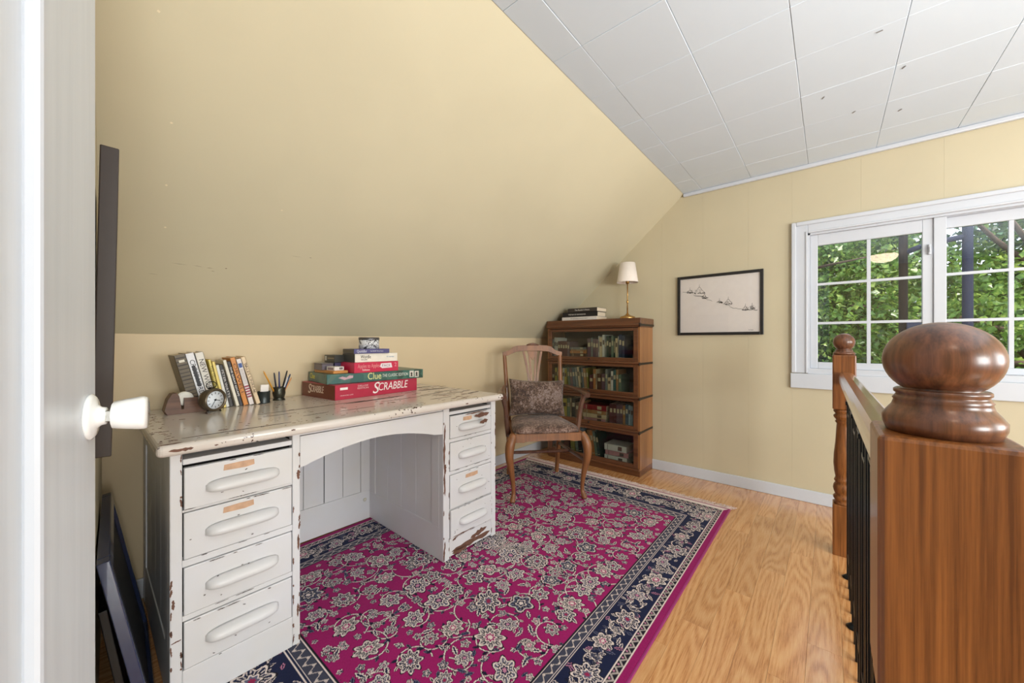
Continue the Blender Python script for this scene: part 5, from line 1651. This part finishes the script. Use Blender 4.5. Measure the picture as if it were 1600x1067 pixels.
# ------------------------------------------------------------------ outdoors
gd = MB().box(3.6, 40, -30, 30, -3.3, -3.0).build('ground', M['grass']); tag(gd, kind='structure')
def leaves(n, cx, cy, cz, rx, ry, rz, size, seed, shell=0.0):
    rs_ = np.random.RandomState(seed)
    u = rs_.normal(size=(n, 3)); u /= np.linalg.norm(u, axis=1)[:, None]
    r_ = rs_.rand(n) ** (1 / 3)
    lump = 1 + 0.18 * np.sin(u[:, 0] * 5 + seed) * np.cos(u[:, 2] * 6)
    P = u * (r_ * lump)[:, None] * np.array([rx, ry, rz]) + np.array([cx, cy, cz])
    a = rs_.normal(size=(n, 3)); a[:, 2] -= 0.4; a /= np.linalg.norm(a, axis=1)[:, None]
    nn = rs_.normal(size=(n, 3)) * 0.6 + np.array([-0.35, 0, 0.75])
    s = np.cross(a, nn); s /= np.linalg.norm(s, axis=1)[:, None]
    nr = np.cross(s, a)
    L = (size * rs_.uniform(0.6, 1.35, n))[:, None]
    pts = [P, P + a * L * 0.35 + s * L * 0.34 + nr * L * 0.06, P + a * L * 0.55 + s * L * 0.16, P + a * L, P + a * L * 0.55 - s * L * 0.16, P + a * L * 0.35 - s * L * 0.34 + nr * L * 0.06]
    V = np.stack(pts, 1).reshape(-1, 3)
    base = np.arange(n)[:, None] * 6
    F_ = np.concatenate([base + np.array([0, 1, 2, 3]), base + np.array([0, 3, 4, 5])], 1).reshape(-1, 4)
    return V, F_
def tree(x, y, h, crown, n, size, m, seed, label, cat='tree', clusters=9, low=-3.0):
    e = empty('tree', (x, y, low)); tag(e, label, cat)
    rs_ = random.Random(seed)
    tb = MB()
    tb.tube(spl([(0, 0, 0), (0.06, 0.05, h * 0.3), (-0.05, 0.1, h * 0.6), (0.1, 0.0, h * 0.85)], 5), sres([0.16, 0.13, 0.09, 0.03], 5), 10)
    tb.build('trunk', M['bark'], e)
    Vs, Fs, off = [], [], 0
    for k in range(14):
        a = rs_.uniform(2.2, 4.1)
        z_ = h * rs_.uniform(0.35, 0.85)
        q = Vector((math.cos(a) * crown * rs_.uniform(0.8, 1.25), math.sin(a) * crown * 1.3, z_ + rs_.uniform(-0.2, 0.6)))
        MB().tube(spl([(0, 0, z_ - 0.5), Vector((q.x * 0.5, q.y * 0.5, z_ - 0.1)), q], 4), sres([0.045, 0.026, 0.008], 4), 6).build('branch', M['bark'], e)
    for k in range(clusters):
        a = rs_.uniform(0, 6.28)
        rr0 = rs_.uniform(0.2, 0.75)
        p = Vector((math.cos(a) * crown * rr0, math.sin(a) * crown * rr0 * 1.2, h * rs_.uniform(0.30, 0.95)))
        st = Vector((0, 0, max(0.5, p.z - rs_.uniform(0.4, 1.0))))
        MB().tube(spl([st, (st + p) / 2 + Vector((0, 0, -0.1)), p], 4), sres([0.05, 0.03, 0.012], 4), 6).build('branch', M['bark'], e)
        v, f = leaves(n // clusters, p.x, p.y, p.z, crown * 0.55, crown * 0.6, h * 0.17, size, seed * 31 + k)
        Vs.append(v); Fs.append(f + off); off += len(v)
    V = np.concatenate(Vs); F_ = np.concatenate(Fs)
    me = bpy.data.meshes.new('foliage')
    me.vertices.add(len(V)); me.vertices.foreach_set('co', V.ravel())
    me.loops.add(F_.size); me.loops.foreach_set('vertex_index', F_.ravel().astype(np.int32))
    me.polygons.add(len(F_)); me.polygons.foreach_set('loop_start', (np.arange(len(F_)) * 4).astype(np.int32))
    me.polygons.foreach_set('loop_total', np.full(len(F_), 4, np.int32))
    me.update(calc_edges=True)
    me.materials.append(m)
    tag(link('foliage', me, e), kind='stuff')
    return e
tree(8.1, 1.0, 6.2, 1.7, 44000, 0.095, M['leaf1'], 3, 'leafy green tree nearest to the window, seen through its left panes')
tree(8.2, -2.2, 6.6, 1.9, 48000, 0.095, M['leaf1'], 5, 'leafy green tree seen through the right panes of the window')
tree(11.0, -0.6, 7.6, 2.6, 26000, 0.17, M['leaf2'], 8, 'dark green tree standing behind the two nearer trees')
tree(13.0, -5.2, 8.0, 3.2, 22000, 0.20, M['leaf2'], 12, 'dark green tree farthest to the right outside the window')
tree(12.5, 3.4, 8.0, 3.2, 22000, 0.20, M['leaf2'], 15, 'dark green tree farthest to the left outside the window')
up = empty('utility_frame', (6.0, -0.85, -3.0)); tag(up, 'tall dark posts joined by a crossbar standing outside the window', 'post frame')
MB().lathe([(0.040, 0), (0.036, 6.4), (0.03, 6.42)], (0, 0.22, 0), 14).build('post', M['pole_br'], up)
MB().lathe([(0.042, 0), (0.038, 6.4), (0.03, 6.42)], (0, -0.243, 0), 14).build('post', M['pole_bl'], up)
MB().tube([(0, 0.22, 5.06), (0, 0.05, 5.13), (0, -0.243, 5.17)], 0.028, 10).build('crossbar', M['pole_bl'], up)
MB().box(-0.06, 0.06, 0.02, 0.20, 4.18, 4.30, 0.01).build('junction_box', M['pole_bl'], up)

# ------------------------------------------------------------------ scuffs and nail dimples on the sloped wall
SL = (ZC - ZK) / (K - YC)
nrm_s = Vector((0, -SL, -1)).normalized()
def slope_mark(x, y, L, w_, ang, bb):
    c = Vector((x, y, ZK + (K - y) * SL)) + nrm_s * 0.0004
    ux, uy = Vector((1, 0, 0)), Vector((0, -1, SL)).normalized()
    d_ = ux * math.cos(ang) + uy * math.sin(ang)
    p_ = (-ux * math.sin(ang) + uy * math.cos(ang)) * w_ * 0.5
    a, q = c - d_ * L / 2, c + d_ * L / 2
    bb.poly([a, c - p_, q, c + p_])
slope_o = bpy.data.objects['wall_slope']
b = MB()
for (x, y, L, w_, an) in ((0.28, 1.912, 0.05, 0.0015, -0.03), (0.335, 1.912, 0.035, 0.0015, -0.1), (0.372, 1.914, 0.025, 0.002, 0), (0.385, 1.925, 0.014, 0.002, 0), (0.425, 1.908, 0.008, 0.005, 0), (0.66, 1.82, 0.05, 0.001, 0), (0.72, 1.816, 0.012, 0.003, 0), (0.21, 1.96, 0.03, 0.0012, 0)):
    slope_mark(x, y, L, w_, an, b)
tag(b.build('scuff', C((120, 104, 80)), slope_o), kind='stuff')
b = MB()
for (x, y) in ((0.202, 1.507), (0.211, 1.667), (0.224, 1.793), (0.55, 1.66), (0.15, 1.3)):
    slope_mark(x, y, 0.008, 0.007, 0.4, b)
tag(b.build('nail_dimple', C((226, 214, 184)), slope_o), kind='stuff')
